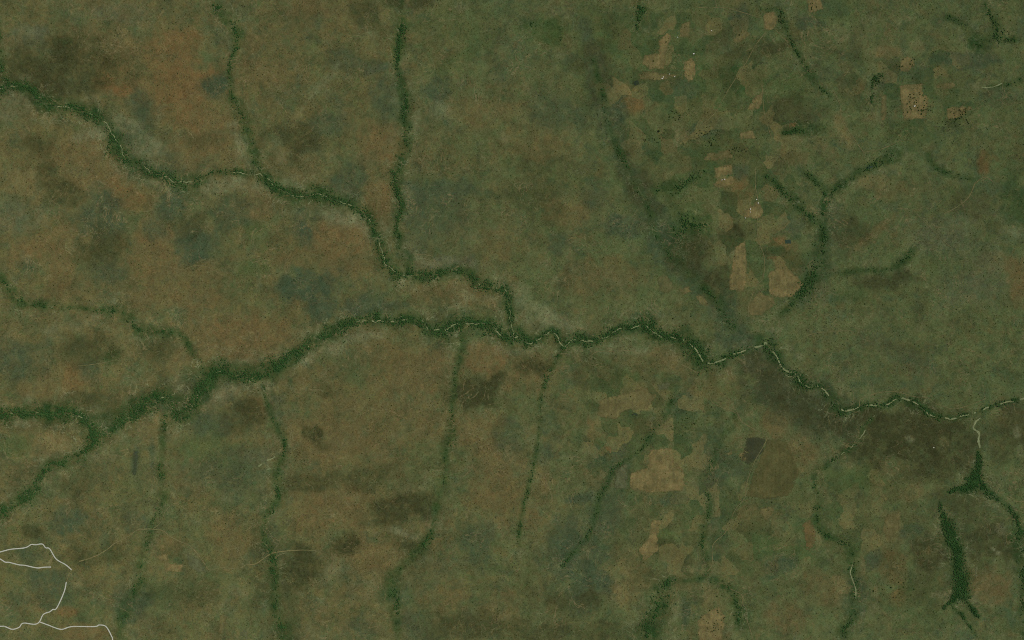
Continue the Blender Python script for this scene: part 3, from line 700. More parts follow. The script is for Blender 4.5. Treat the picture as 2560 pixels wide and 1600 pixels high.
# patchy mix of burnt, dry and green grass at field scale
for size, lo, hi, amt, c in ((150, .51, .64, .6, (62, 72, 46)), (240, .52, .66, .5, (64, 80, 56)), (120, .53, .66, .42, (98, 87, 54)),
                             (300, .52, .66, .5, (70, 71, 43)), (90, .54, .67, .45, (68, 86, 47)), (210, .55, .7, .45, (104, 104, 74)),
                             (520, .52, .64, .4, (66, 84, 52)), (60, .55, .68, .35, (60, 66, 40))):
    base = g.mix(g.ramp(g.noise(size, 6, 0.7, dist=0.5), lo, hi, 0, amt), base, alb(*c))
col = base
for i, kind in enumerate(['tan', 'ash', 'brown', 'rust', 'grass', 'slate', 'olive', 'pale', 'belt', 'lush']):
    nz = g.math('ADD', g.math('MULTIPLY', g.noise(120 + 13 * i, 7, 0.7, dist=0.6), 0.62), g.math('MULTIPLY', g.noise(38, 4, 0.7), 0.38))
    lo = {'pale': 0.05, 'lush': 0.4}.get(kind, 0.5)
    f = g.math('MULTIPLY', g.attr('cover_' + kind), g.ramp(nz, 0.38, 0.6, lo, 1.3), clamp=True)
    col = g.mix(f, col, alb(*PALETTE[kind]))
# thin pale animal paths and drainage scars
rid = g.math('ABSOLUTE', g.math('SUBTRACT', g.noise(330, 4, 0.6, dist=1.2), 0.5))
rf = g.math('MULTIPLY', g.ramp(rid, 0.0, 0.010, 1, 0), g.ramp(g.noise(500, 3, 0.6), 0.42, 0.58, 0, 0.6))
rid2 = g.math('ABSOLUTE', g.math('SUBTRACT', g.noise(150, 5, 0.62, dist=0.8), 0.5))
vf = g.math('MULTIPLY', g.ramp(rid2, 0.0, 0.014, 1, 0), g.math('MULTIPLY', g.attr('bank'), g.ramp(g.noise(260, 3, 0.6), 0.42, 0.56, 0.1, 0.9)))
col = g.mix(vf, col, alb(120, 122, 90))
rid3 = g.math('ABSOLUTE', g.math('SUBTRACT', g.noise(210, 5, 0.66, dist=1.0), 0.5))
col = g.mix(g.math('MULTIPLY', g.ramp(rid3, 0.0, 0.02, 1, 0), g.ramp(g.noise(420, 3, 0.6), 0.44, 0.6, 0, 0.5)), col, alb(58, 72, 40))
col = g.mix(rf, col, alb(118, 108, 76))
spot = g.ramp(g.noise(45, 3, 0.75), 0.66, 0.8, 0, 0.55)
col = g.mix(spot, col, alb(116, 112, 80))
# small cultivated parcels around the farmsteads
vo = g.t.nodes.new('ShaderNodeTexVoronoi')
vw = g.t.nodes.new('ShaderNodeVectorMath')
vw.operation = 'MULTIPLY_ADD'
nv = g.t.nodes.new('ShaderNodeTexNoise')
nv.inputs['Scale'].default_value = 1 / 120.0
g.t.links.new(g.pos, nv.inputs['Vector'])
g.t.links.new(nv.outputs['Color'], vw.inputs[0])
vw.inputs[1].default_value = (70, 70, 0)
g.t.links.new(g.pos, vw.inputs[2])
g.t.links.new(vw.outputs[0], vo.inputs['Vector'])
vo.voronoi_dimensions = '2D'
vo.distance = 'CHEBYCHEV'
vo.inputs['Scale'].default_value = 1 / 150.0
sp = g.t.nodes.new('ShaderNodeSeparateColor')
g.t.links.new(vo.outputs['Color'], sp.inputs[0])
farm = g.attr('farm')
for ch, a_, b_, amt, c in ((0, .5, .75, .55, (56, 74, 42)), (1, .64, .85, .6, (108, 101, 64)), (2, .66, .9, .45, (68, 70, 42))):
    col = g.mix(g.math('MULTIPLY', farm, g.ramp(sp.outputs[ch], a_, b_, 0, amt)), col, alb(*c))
# darker tufts and bare spots
col = g.mix(g.ramp(g.noise(28, 4, 0.75), 0.58, 0.72, 0, 0.35), col, alb(54, 62, 34))
col = g.grain(col, 0.95)
g.diffuse(col, g.bump(g.noise(14, 3, 0.7), 0.35, 2.0))

# field soil
f = Mat('field_soil')
oi = f.t.nodes.new('ShaderNodeObjectInfo')
soil = f.mix(f.ramp(f.noise(120, 5, 0.6), 0.35, 0.65, 0.0, 0.35), oi.outputs['Color'], alb(80, 82, 52))
wv = f.t.nodes.new('ShaderNodeTexWave')
f.put(wv.inputs['Vector'], f.vscale(1, 0.35))
wv.inputs['Scale'].default_value = 1 / 130.0
wv.inputs['Distortion'].default_value = 3.0
soil = f.mix(f.ramp(wv.outputs['Fac'], 0, 1, 0.0, 0.12), soil, alb(70, 60, 36))
soil = f.mix(f.ramp(f.noise(70, 5, 0.7), 0.5, 0.72, 0, 0.5), soil, alb(76, 80, 50))
soil = f.grain(soil, 0.6)
dif = f.diffuse(soil)
tr = f.t.nodes.new('ShaderNodeBsdfTransparent')
mx = f.t.nodes.new('ShaderNodeMixShader')
ed = f.math('ADD', f.attr('edge'), f.ramp(f.noise(36, 4, 0.75), 0.3, 0.7, -0.6, 0.6))
f.t.links.new(f.math('MULTIPLY', f.ramp(ed, 0.2, 0.75, 0.0, 1.0), f.ramp(f.noise(95, 5, 0.7), 0.36, 0.58, 0.55, 0.97)), mx.inputs[0])
f.t.links.new(tr.outputs[0], mx.inputs[1])
f.t.links.new(dif.outputs[0], mx.inputs[2])
f.t.links.new(mx.outputs[0], f.out.inputs[0])

# sand, dirt, gravel, water
sm = Mat('river_sand')
sm.diffuse(sm.grain(sm.mix(sm.ramp(sm.noise(50, 4), 0.35, 0.65), alb(126, 130, 94), alb(104, 112, 76)), 0.5))
dm_ = Mat('track_dirt')
dm_.diffuse(dm_.grain(dm_.mix(dm_.ramp(dm_.noise(90, 4), 0.35, 0.65), alb(108, 102, 68), alb(92, 92, 60)), 0.6))
gm = Mat('road_gravel')
gm.diffuse(gm.mix(gm.ramp(gm.noise(14, 4), 0.3, 0.7, 0, 1), alb(146, 148, 134), alb(166, 166, 152)))
wm = Mat('pond_water')
pb = wm.t.nodes.new('ShaderNodeBsdfPrincipled')
pb.inputs['Base Color'].default_value = alb(34, 50, 36)
pb.inputs['Roughness'].default_value = 0.5
pb.inputs['Specular IOR Level'].default_value = 0.15
wm.put(pb.inputs['Normal'], wm.bump(wm.noise(5, 3), 0.15, 0.3))
wm.t.links.new(pb.outputs[0], wm.out.inputs[0])

# leaves, bark
lm = Mat('tree_foliage')
tint = lm.attr('tint')
lcol = lm.mix(lm.ramp(tint, 0, 0.5), alb(33, 59, 28), alb(46, 74, 37))
lcol = lm.mix(lm.ramp(tint, 0.5, 1.0), lcol, alb(74, 94, 52))
lcol = lm.mix(lm.ramp(lm.noise(5, 3), 0.3, 0.7, 0, 0.5), lcol, alb(48, 68, 32))
lm.diffuse(lcol, lm.bump(lm.noise(1.6, 3), 0.8, 0.8))
sh_ = Mat('shrub_foliage')
tint = sh_.attr('tint')
scol = sh_.mix(tint, alb(38, 48, 24), alb(70, 76, 44))
sh_.diffuse(scol)
tm = Mat('savanna_tree_foliage')
toi = tm.t.nodes.new('ShaderNodeObjectInfo')
tcol = tm.mix(toi.outputs['Random'], alb(42, 54, 25), alb(56, 70, 34))
tcol = tm.mix(tm.ramp(tm.noise(3, 3), 0.3, 0.7, 0, 0.5), tcol, alb(48, 62, 28))
tm.diffuse(tcol, tm.bump(tm.noise(1.2, 3), 0.8, 0.6))
bm_ = Mat('bark')
bm_.diffuse(bm_.mix(bm_.noise(0.8, 4), alb(62, 52, 40), alb(84, 72, 56)))


# ------------------------------------------------------------------ object helpers
def mesh_np(name, V, F, mat, attrs=None, smooth=False):
    """V (n,3), F (m,3|4)"""
    me = bpy.data.meshes.new(name)
    V = np.ascontiguousarray(V, dtype=np.float32)
    F = np.ascontiguousarray(F, dtype=np.int32)
    k = F.shape[1]
    me.vertices.add(len(V))
    me.vertices.foreach_set('co', V.ravel())
    me.loops.add(F.size)
    me.loops.foreach_set('vertex_index', F.ravel())
    me.polygons.add(len(F))
    me.polygons.foreach_set('loop_start', np.arange(0, F.size, k, dtype=np.int32))
    me.polygons.foreach_set('loop_total', np.full(len(F), k, dtype=np.int32))
    me.update(calc_edges=True)
    for n, a in (attrs or {}).items():
        at = me.attributes.new(n, 'FLOAT', 'POINT')
        at.data.foreach_set('value', np.ascontiguousarray(a, dtype=np.float32))
    if smooth:
        me.polygons.foreach_set('use_smooth', np.ones(len(F), dtype=bool))
    me.materials.append(mat.m)
    return me


def link(name, data, kind=None, label=None, cat=None, group=None, parent=None, loc=(0, 0, 0)):
    o = bpy.data.objects.new(name, data)
    coll.objects.link(o)
    o.location = loc
    if parent is not None:
        o.parent = parent
    for k, v in (('kind', kind), ('label', label), ('category', cat), ('group', group)):
        if v:
            o[k] = v
    return o


# ------------------------------------------------------------------ the ground
X, Y = W(px, py)
V = np.stack([X, Y, Z], 1)
idx = np.arange(nx * ny).reshape(ny, nx)
F = np.stack([idx[:-1, :-1].ravel(), idx[1:, :-1].ravel(), idx[1:, 1:].ravel(), idx[:-1, 1:].ravel()], 1)
at = {'cover_' + k: v for k, v in cover.items()}
at['greenish'] = greenish
farm = np.zeros(len(px))
for cx, cy, rx, ry in ((1700, 200, 210, 230), (1850, 420, 190, 200), (1900, 650, 170, 130), (2290, 230, 170, 130)):
    dd = np.sqrt(((px - cx) / rx) ** 2 + ((py - cy) / ry) ** 2) + 0.3 * n60
    farm = np.maximum(farm, 1 - sstep(0.6, 1.25, dd))
for cx, cy, rx, ry, w_ in ((1630, 1080, 230, 210, .9), (1750, 1330, 260, 190, .85), (2150, 1330, 180, 190, .75), (360, 1420, 200, 90, .22), (1480, 400, 130, 260, .25)):
    dd = np.sqrt(((px - cx) / rx) ** 2 + ((py - cy) / ry) ** 2) + 0.4 * n60
    farm = np.maximum(farm, w_ * (1 - sstep(0.4, 1.3, dd)))
at['farm'] = farm * (1 - np.clip(1.6 * belt_w, 0, 1)) * (1 - np.clip(1.5 * forest_w, 0, 1))
at['bank'] = np.clip(bank_w + 0.25 * valley, 0, 1)
link('ground', mesh_np('ground', V, F, g, at, smooth=True), 'structure', 'olive and brown savanna grassland spreading over the whole view')


# ------------------------------------------------------------------ sheets lying on the ground
def poly_sheet(P, lift, jitter, cell=7.0, seed=0):
    P = [np.array(p[:2]) for p in P]
    ring = []
    for i in range(len(P)):
        a, b = P[i], P[(i + 1) % len(P)]
        n = max(2, int(np.linalg.norm(b - a) / 4.0))
        for t in range(n):
            ring.append(a + (b - a) * t / n)
    ring = np.array(ring)
    ring[:, 0] += jitter * fbm(ring[:, 0], ring[:, 1], 12, 3, 300 + seed)
    ring[:, 1] += jitter * fbm(ring[:, 0], ring[:, 1], 12, 3, 600 + seed)
    bm = bmesh.new()
    vs_ = [bm.verts.new((q[0], q[1], 0)) for q in ring]
    fc = bm.faces.new(vs_)
    bmesh.ops.triangulate(bm, faces=[fc])
    for ax in (0, 1):
        lo, hi = ring[:, ax].min(), ring[:, ax].max()
        c = math.ceil(lo / cell) * cell
        while c < hi:
            no = (1, 0, 0) if ax == 0 else (0, 1, 0)
            co = (c, 0, 0) if ax == 0 else (0, c, 0)
            bmesh.ops.bisect_plane(bm, geom=bm.verts[:] + bm.edges[:] + bm.faces[:], plane_co=co, plane_no=no)
            c += cell
    bm.verts.ensure_lookup_table()
    co = np.array([v.co[:] for v in bm.verts])
    rx, ry = ring[:, 0], ring[:, 1]
    d = np.sqrt(((co[:, None, :2] - ring[None]) ** 2).sum(2)).min(1)
    d[[i for i, v in enumerate(bm.verts) if v.is_boundary]] = 0
    edge = np.clip(d / 5.0, 0, 1)
    x, y = W(co[:, 0], co[:, 1])
    z = height(co[:, 0], co[:, 1]) + lift
    for v, a, b, c in zip(bm.verts, x, y, z):
        v.co = (a, b, c)
    bmesh.ops.recalc_face_normals(bm, faces=bm.faces[:])
    for fa in bm.faces:
        if fa.normal.z < 0:
            fa.normal_flip()
    return bm, edge


for i, (name, label, colr, shn, text) in enumerate(FIELDS):
    bm, edge = poly_sheet(pts(shn, text), 0.8, 1.5, seed=i)
    me = bpy.data.meshes.new(name)
    bm.to_mesh(me)
    bm.free()
    a = me.attributes.new('edge', 'FLOAT', 'POINT')
    a.data.foreach_set('value', edge.astype(np.float32))
    me.materials.append(f.m)
    o = link(name, me, 'structure', label, None, 'fields')
    o.color = alb(*FCOL[colr])
for i, (label, shn, text) in enumerate(PONDS):
    bm, edge = poly_sheet(pts(shn, text), 0.5, 0.5, cell=4.0, seed=90 + i)
    zt = np.mean([v.co.z for v in bm.verts]) + 0.6
    for v in bm.verts:
        v.co.z = zt
    me = bpy.data.meshes.new('pond')
    bm.to_mesh(me)
    bm.free()
    me.materials.append(wm.m)
    link('pond', me, 'structure', label, None, 'ponds')


def ribbon(P, width_m, lift, wig=1.0, wigsize=14, wvar=0.35, seed=0, step=2.5, gaps=None):
    """strip draped on the ground; P in survey units"""
    C = catmull([list(p[:2]) for p in P], step)
    s = np.arange(len(C)) * step
    T = np.gradient(C, axis=0)
    T /= np.linalg.norm(T, axis=1)[:, None] + 1e-9
    N = np.stack([-T[:, 1], T[:, 0]], 1)
    C = C + N * (wig * fbm(s, s * 0 + 31.7 * seed, wigsize, 3, 800 + seed))[:, None]
    w = width_m / M_PX / 2 * (1 + wvar * fbm(s, s * 0 + 11.3 * seed, 9, 2, 900 + seed))
    w = np.maximum(w, 0.15 * width_m / M_PX)
    L, R = C + N * w[:, None], C - N * w[:, None]
    n = len(C)
    Q = np.vstack([L, C, R])
    x, y = W(Q[:, 0], Q[:, 1])
    V = np.stack([x, y, height(Q[:, 0], Q[:, 1]) + lift], 1)
    i = np.arange(n - 1)
    keep = np.ones(n - 1, bool)
    if gaps is not None:
        keep = fbm(s[:-1], s[:-1] * 0 + 3.1 * seed, 26, 2, 950 + seed) > gaps
    i = i[keep]
    F = np.vstack([np.stack([i, i + 1 + 0, n + i + 1, n + i], 1), np.stack([n + i, n + i + 1, 2 * n + i + 1, 2 * n + i], 1)])
    return V, F[:, ::-1] if False else F, C


def fix_up(V, F):
    a, b, c = V[F[:, 0]], V[F[:, 1]], V[F[:, 2]]
    nz = np.cross(b - a, c - a)[:, 2]
    F = F.copy()
    F[nz < 0] = F[nz < 0][:, ::-1]
    return F


clear_pts = []
for i, (label, wd, shn, text) in enumerate(TRACKS):
    V, F, C = ribbon(pts(shn, text), wd, 1.3, wig=0.8, seed=i, wvar=0.5, gaps=-0.62)
    link('dirt_track', mesh_np('dirt_track', V, fix_up(V, F), dm_, smooth=True), 'structure', label, None, 'dirt tracks')
    clear_pts.append((C, wd / M_PX))
for i, (label, shn, text) in enumerate(ROADS):
    V, F, C = ribbon(pts(shn, text), 10.5, 1.8 + 0.15 * i, wig=0.2, seed=40 + i, wvar=0.2)
    link('gravel_road', mesh_np('gravel_road', V, fix_up(V, F), gm, smooth=True), 'structure', label, None, 'gravel roads')
    clear_pts.append((C, 12 / M_PX))
for i, (label, wd, shn, text) in enumerate(STREAMS):
    V, F, C = ribbon(pts(shn, text), wd, 1.1, wig=2.2, seed=60 + i, wvar=0.9, gaps=-0.9 if wd > 15 else -0.12)
    link('stream_bed', mesh_np('stream_bed', V, fix_up(V, F), sm, smooth=True), 'structure', label, None, 'sandy stream beds')
    clear_pts.append((C, wd / M_PX))
for i, r in enumerate(RIVERS):
    if r['sand'] <= 0:
        continue
    P = r['C'][::4]
    V, F, C = ribbon(P, (14 if r['sand'] > 0.9 else 10) if r['sand'] > 0.7 else 7, 1.1, wig=6.0 if r['sand'] < 1 else 2.2, wigsize=20, seed=80 + i, wvar=0.9, gaps=0.42 - 0.55 * r['sand'])
    lb = r['label'].replace('forest', 'forest, seen as its pale sandy river bed')
    link('river_bed', mesh_np('river_bed', V, fix_up(V, F), sm, smooth=True), 'structure', 'pale broken sand bed under the ' + r['label'][:70], None, 'sandy river beds')
    clear_pts.append((C, 12 / M_PX))

# raster of ground kept open
OPEN = np.zeros((1700, 2660), bool)
for C, w in clear_pts:
    for q in C:
        a, b = int(round(q[0])) + 50, int(round(q[1])) + 50
        k = max(1, int(round(w * 0.6)))
        if 0 <= a < 2660 and 0 <= b < 1700:
            OPEN[max(0, b - k + 1):b + k, max(0, a - k + 1):a + k] = True


def is_open(x, y):
    a = np.clip((x + 50).astype(int), 0, 2659)
    b = np.clip((y + 50).astype(int), 0, 1699)
    return OPEN[b, a]


def grid_val(A, x, y):
    i = np.clip(np.searchsorted(AX, x), 0, nx - 1)
    j = np.clip(np.searchsorted(AY, y), 0, ny - 1)
    return A.reshape(ny, nx)[j, i]


# ------------------------------------------------------------------ foliage masses
_t = (1 + 5 ** 0.5) / 2
ICO_V = np.array([(-1, _t, 0), (1, _t, 0), (-1, -_t, 0), (1, -_t, 0), (0, -1, _t), (0, 1, _t), (0, -1, -_t), (0, 1, -_t), (_t, 0, -1), (_t, 0, 1), (-_t, 0, -1), (-_t, 0, 1)])
ICO_V /= np.linalg.norm(ICO_V[0])
ICO_F = np.array([(0, 11, 5), (0, 5, 1), (0, 1, 7), (0, 7, 10), (0, 10, 11), (1, 5, 9), (5, 11, 4), (11, 10, 2), (10, 7, 6), (7, 1, 8), (3, 9, 4), (3, 4, 2), (3, 2, 6), (3, 6, 8), (3, 8, 9), (4, 9, 5), (2, 4, 11), (6, 2, 10), (8, 6, 7), (9, 8, 1)])
DOME_V = np.array([(math.cos(a) * 1.0, math.sin(a) * 1.0, 0.0) for a in np.arange(6) * math.pi / 3] + [(0.4, 0.2, 0.75), (-0.35, 0.3, 0.8), (0.0, -0.4, 0.7)])
DOME_F = np.array([(0, 1, 6), (1, 2, 7), (1, 7, 6), (2, 3, 7), (3, 4, 8), (3, 8, 7), (4, 5, 8), (5, 0, 6), (5, 6, 8), (6, 7, 8)])


def scatter_mesh(name, x, y, rad_m, hgt, lift, tint, mat, protoV, protoF, rs, squash=0.55):
    n, k = len(x), len(protoV)
    a = rs.rand(n) * 2 * np.pi
    ca, sa = np.cos(a), np.sin(a)
    pv = protoV[None] * (1 + 0.32 * (rs.rand(n, k, 1) - 0.5) * 2)
    vx = (pv[:, :, 0] * ca[:, None] - pv[:, :, 1] * sa[:, None]) * rad_m[:, None]
    vy = (pv[:, :, 0] * sa[:, None] + pv[:, :, 1] * ca[:, None]) * rad_m[:, None]
    vz = pv[:, :, 2] * (rad_m * squash)[:, None]
    wx, wy = W(x, y)
    wz = height(x, y) + lift
    V = np.stack([vx + wx[:, None], vy + wy[:, None], vz + wz[:, None]], 2).reshape(-1, 3)
    F = (protoF[None] + (np.arange(n) * k)[:, None, None]).reshape(-1, 3)
    tv = np.clip(tint[:, None] + 0.12 * (rs.rand(n, k) - 0.5), 0, 1).ravel()
    return mesh_np(name, V, F, mat, {'tint': tv})


rs = np.random.RandomState(7)
n_trees = 0
for i, r in enumerate(RIVERS):
    C, N = r['C'], r['N']
    hw = C[:, 2]
    cnt = hw * 2 * 5.0 * M_PX * M_PX / 62.0 * (0.35 + r['dens'])
    cnt *= 1.3 if r['solid'] else 1.0
    cnt = rs.poisson(np.maximum(cnt, 0.01))
    j = np.repeat(np.arange(len(C)), cnt)
    lat = rs.randn(len(j)) * 0.76
    side = np.where(lat > 0, 1.0, -1.0)
    lat = rs.randn(len(j)) * 0.6 if r['solid'] else lat * np.clip(0.8 + 1.0 * fbm(j * 5.0, side * 400 + 37.0 * i, 30, 3, 57) + 1.2 * fbm(j * 5.0, side * 300 + 11.0 * i, 80, 2, 58), 0.15, 2.8)
    x = C[j, 0] + N[j, 0] * lat * hw[j] + rs.uniform(-3, 3, len(j))
    y = C[j, 1] + N[j, 1] * lat * hw[j] + rs.uniform(-3, 3, len(j))
    clump = 1.1 * fbm(x, y, 13, 3, 51) + 1.0 * fbm(x, y, 60, 3, 52) + 0.2 * rs.randn(len(x))
    thr = 0.62 - 0.8 * r['dens'] + 0.22 * np.abs(lat) - (0.2 if r['solid'] else 0.0)
    keep = (clump > thr) & ~(is_open(x, y) & (rs.rand(len(x)) < 0.9))
    keep &= (x > -420) & (x < 2980) & (y > -420) & (y < 2020)
    x, y, lat = x[keep], y[keep], lat[keep]
    if len(x) == 0:
        continue
    n_trees += len(x)
    R = 2.8 + 4.6 * rs.rand(len(x)) ** 1.6 * np.where(hw.mean() < 4, 0.85, 1.0)
    tint = np.clip((0.28 if r['solid'] else 0.34) + (0.35 if r['solid'] else 0.65) * fbm(x, y, 22, 3, 53) + 0.16 * rs.randn(len(x)) + 0.16 * np.abs(lat), 0, 1)
    me = scatter_mesh(r['name'], x, y, R, 0, R * 0.5 + rs.uniform(0.5, 2, len(x)), tint, lm, ICO_V, ICO_F, rs)
    link(r['name'], me, 'stuff', r['label'], 'forest', 'forest belts along the watercourses')

# shrubs dotted over the plain
n = 150000
x = rs.uniform(-120, 2680, n)
y = rs.uniform(-120, 1720, n)
dn = 0.5 + 0.9 * fbm(x, y, 150, 4, 61) + 0.5 * fbm(x, y, 30, 2, 62) + 0.15 * (x - 1280) / 1280
keep = (rs.rand(n) < np.clip(dn, 0.08, 1) * 0.52) & ~is_open(x, y)
x, y = x[keep], y[keep]
big = rs.rand(len(x)) < 0.13
R = rs.uniform(2.0, 4.2, len(x)) * np.where(big, 1.75, 1)
me = scatter_mesh('shrub_cover', x, y, R, 0, -0.2, np.where(big, 0.25, 0.75) * rs.rand(len(x)), sh_, DOME_V, DOME_F, rs)
link('shrub_cover', me, 'stuff', 'small dark shrubs dotted all over the savanna grassland', 'shrubs')
print('forest trees', n_trees, 'shrubs', len(x))


# ------------------------------------------------------------------ single trees
def crown_mesh(seed):
    q = np.random.RandomState(seed)
    VV, FF, o = [], [], 0
    lumps = [(0, 0, 0.72, 0.62)] + [(0.55 * math.cos(a) * q.uniform(.7, 1.1), 0.55 * math.sin(a) * q.uniform(.7, 1.1), q.uniform(.45, .7), q.uniform(.34, .5)) for a in np.arange(7) * 2 * math.pi / 7 + q.rand()]
    lumps += [(q.uniform(-.3, .3), q.uniform(-.3, .3), .98, .32) for _ in range(2)]
    for lx, ly, lz, lr in lumps:
        v = ICO_V * (1 + 0.3 * (q.rand(12, 1) - .5)) * np.array([lr, lr, lr * .72]) + np.array([lx, ly, lz])
        VV.append(v)
        FF.append(ICO_F + o)
        o += 12
    return mesh_np('crown', np.vstack(VV), np.vstack(FF), tm)


def trunk_mesh(seed):
    q = np.random.RandomState(seed)
    VV, FF, o = [], [], 0

    def limb(p0, p1, r0, r1, k=6):
        nonlocal o
        p0, p1 = np.array(p0), np.array(p1)
        a = np.arange(k) * 2 * math.pi / k
        ring = np.stack([np.cos(a), np.sin(a), a * 0], 1)
        VV.append(np.vstack([p0 + ring * r0, p1 + ring * r1]))
        FF.append(np.array([(o + j, o + (j + 1) % k, o + k + (j + 1) % k, o + k + j) for j in range(k)]))
        o += 2 * k
    limb((0, 0, -0.05), (0.02, 0.01, 0.42), 0.075, 0.05)
    for a in np.arange(4) * math.pi / 2 + q.rand():
        limb((0.02, 0.01, 0.38), (0.38 * math.cos(a), 0.38 * math.sin(a), 0.68), 0.035, 0.015, 5)
    return mesh_np('trunk', np.vstack(VV), np.vstack(FF), bm_)


CROWNS = [crown_mesh(s) for s in (1, 2, 3, 4, 5)]
TRUNKS = [trunk_mesh(s) for s in (1, 2, 3)]
tree_protos = []


def tree(sx, sy, r_m, label, group, k):
    x_, y_ = W(sx, sy)
    root = link('savanna_tree', None, None, label, 'tree', group, None, (x_, y_, float(height(sx, sy)[0])))
    root.empty_display_size = 3
    root.rotation_euler = (0, 0, k * 2.4)
    root.scale = (r_m, r_m, r_m)
    link('trunk', TRUNKS[k % 3], parent=root)
    link('crown', CROWNS[k % 5], parent=root)


LONE = [  # label, sheet, x, y, radius m
    ('large dark lone tree at the lower edge of the bright tan field on the right', 'T03', 1775, 1120, 11),
    ('lone tree near the top of the boot shaped tan field', 'T02', 1456, 396, 8),
    ('dark lone tree in the lower part of the boot shaped tan field', 'T02', 1336, 575, 9),
    ('wide dark tree clump crown left of the row of small trees', 'T02', 1388, 1240, 14),
    ('small tree beside the wide dark crown, on its right', 'T02', 1440, 1225, 7),
    ('round bush tree inside the hook shaped pale field', 'T02', 2150, 330, 9),
    ('lone tree on the pale bank south of the sandy river', 'T22', 772, 366, 8),
    ('lone tree in the ragged pale field south of the sandy river', 'T22', 1120, 722, 7),
    ('pair tree standing below the ragged pale field on orange soil', 'T22', 1016, 968, 9),
    ('lone dark tree on the pale track junction in the lower middle', 'T22', 1886, 820, 8),
    ('small lone tree on the open lower middle plain', 'T22', 546, 1310, 7),
    ('lone tree in the middle of the tan square by the dark triangle', 'T22', 2160, 1295, 7),
    ('dark lone tree on the brown plain right of the curved track', 'T32', 2275, 407, 8),
    ('lone round tree above the tan field cut by the bottom edge', 'T32', 1940, 1100, 8),
    ('lone tree standing above the long swamp near its left shore plain', 'T33', 1162, 1013, 9),
    ('lone tree at the far left of the lower right sheet on pale grass', 'T33', 38, 212, 9),
    ('lone dark tree in the lower left brown plain', 'T31', 978, 1382 - 400 + 0, 0),
    ('lone tree on the left brown plain above the dirt track', 'T30', 1380, 205, 8),
    ('small round tree beside the grey green plain left of the centre line', 'T11', 1920, 407, 8),
    ('small round tree below it on the same grey green plain', 'T11', 1660, 690, 8),
    ('lone dark tree on the green slope right of the forked valley', 'T13', 915, 1360, 8),
    ('lone tree above the fan shaped field on the right', 'T13', 40, 860, 7),
    ('lone tree at the lower left corner of the big tan field', 'T03', 1320, 1058, 9),
    ('lone tree on the top edge of the big tan field', 'T03', 1368, 737, 8),
    ('dark tree at the right end of the short thicket strip', 'T02', 1555, 1060, 8),
    ('lone tree beside the small tan field with the pointed end', 'T12', 1692, 1475, 8),
    ('lone tree on the tan ground at the foot of the centre right fields', 'T12', 1522, 1497, 8),
    ('big tree below the right hand oxbow of the dark river forest', 'T21', 1352, 540 + 800, 0),
]
LONE_OK = [l for l in LONE if l[4] > 0]
kk = 0
for label, shn, x_, y_, r_ in LONE_OK:
    s, ox, oy = SHEET[shn]
    tree(x_ * s + ox, y_ * s + oy, r_, label, 'single trees on the plain', kk)
    kk += 1
GROVES = [  # label, group, sheet, cx, cy, rx, ry, count
    ('small dark tree in the loose row right of top fields', 'trees in the loose row', 'T02', 1530, 1090, 60, 70, 16),
    ('dark tree in the dotted cluster above the clean tan rectangle', 'trees in the dotted cluster', 'T02', 1850, 1290, 120, 90, 34),
    ('dark tree in the short line beside the two stacked tan fields', 'trees in the short line', 'T02', 2130, 1430, 90, 40, 14),
    ('dark tree at the foot of the wide dark crown', 'trees by the wide crown', 'T02', 1350, 1320, 110, 40, 14),
    ('tree dotting the big tan field with the white hut', 'trees in the big tan field', 'T03', 1400, 960, 110, 90, 26),
    ('tree crowding the lower right corner of the big tan field', 'trees at the big field corner', 'T03', 1500, 1050, 60, 60, 20),
    ('tree scattered in the bright tan field on the right', 'trees in the bright tan field', 'T03', 1820, 1060, 110, 50, 26),
    ('dark tree under the lower edge of the bright tan field', 'trees under the bright tan field', 'T03', 1780, 1150, 130, 40, 20),
    ('dark tree in the clump left of the big tan field', 'trees in the corner clump', 'T03', 1020, 760, 40, 50, 18),
    ('dark tree along the hedge beside the square field', 'trees along the square field', 'T03', 130, 170, 30, 90, 18),
    ('tree dotted in the tan field cut by the top edge', 'trees in the top edge field', 'T03', 440, 60, 60, 40, 7),
    ('tree dotting the top tan field of the right group', 'trees in the top right tan field', 'T03', 1300, 590, 100, 60, 14),
    ('tree in the loose woodland left of the swamp stream', 'trees on the lower right plain', 'T33', 1180, 1050, 250, 120, 16),
    ('tree dotted in the tan field cut by the bottom edge', 'trees in the bottom edge field', 'T32', 1900, 1330, 130, 110, 22),
    ('tree beside the curve of the thin track in the lower middle', 'trees by the thin track', 'T22', 1620, 980, 120, 120, 14),
]
ORD = 'first second third fourth fifth sixth seventh eighth ninth tenth eleventh twelfth thirteenth fourteenth fifteenth sixteenth seventeenth eighteenth'.split()
rt = random.Random(11)
for label, grp, shn, cx, cy, rx, ry, cnt in GROVES:
    s, ox, oy = SHEET[shn]
    spots = []
    for _ in range(cnt):
        a, q = rt.uniform(0, 6.283), math.sqrt(rt.random())
        spots.append(((cx + rx * q * math.cos(a)) * s + ox, (cy + ry * q * math.sin(a)) * s + oy, rt.uniform(5.0, 8.0)))
    spots.sort()
    for n_, (x_, y_, r_) in enumerate(spots):
        if n_ == 0:
            o_ = 'leftmost'
        elif n_ == cnt - 1:
            o_ = 'rightmost'
        elif n_ < cnt / 2:
            o_ = ORD[n_] + ' from left,'
        else:
            o_ = ORD[cnt - 1 - n_] + ' from right,'
        tree(x_, y_, r_, o_ + ' ' + label, grp, kk)
        kk += 1
print('single trees', kk)

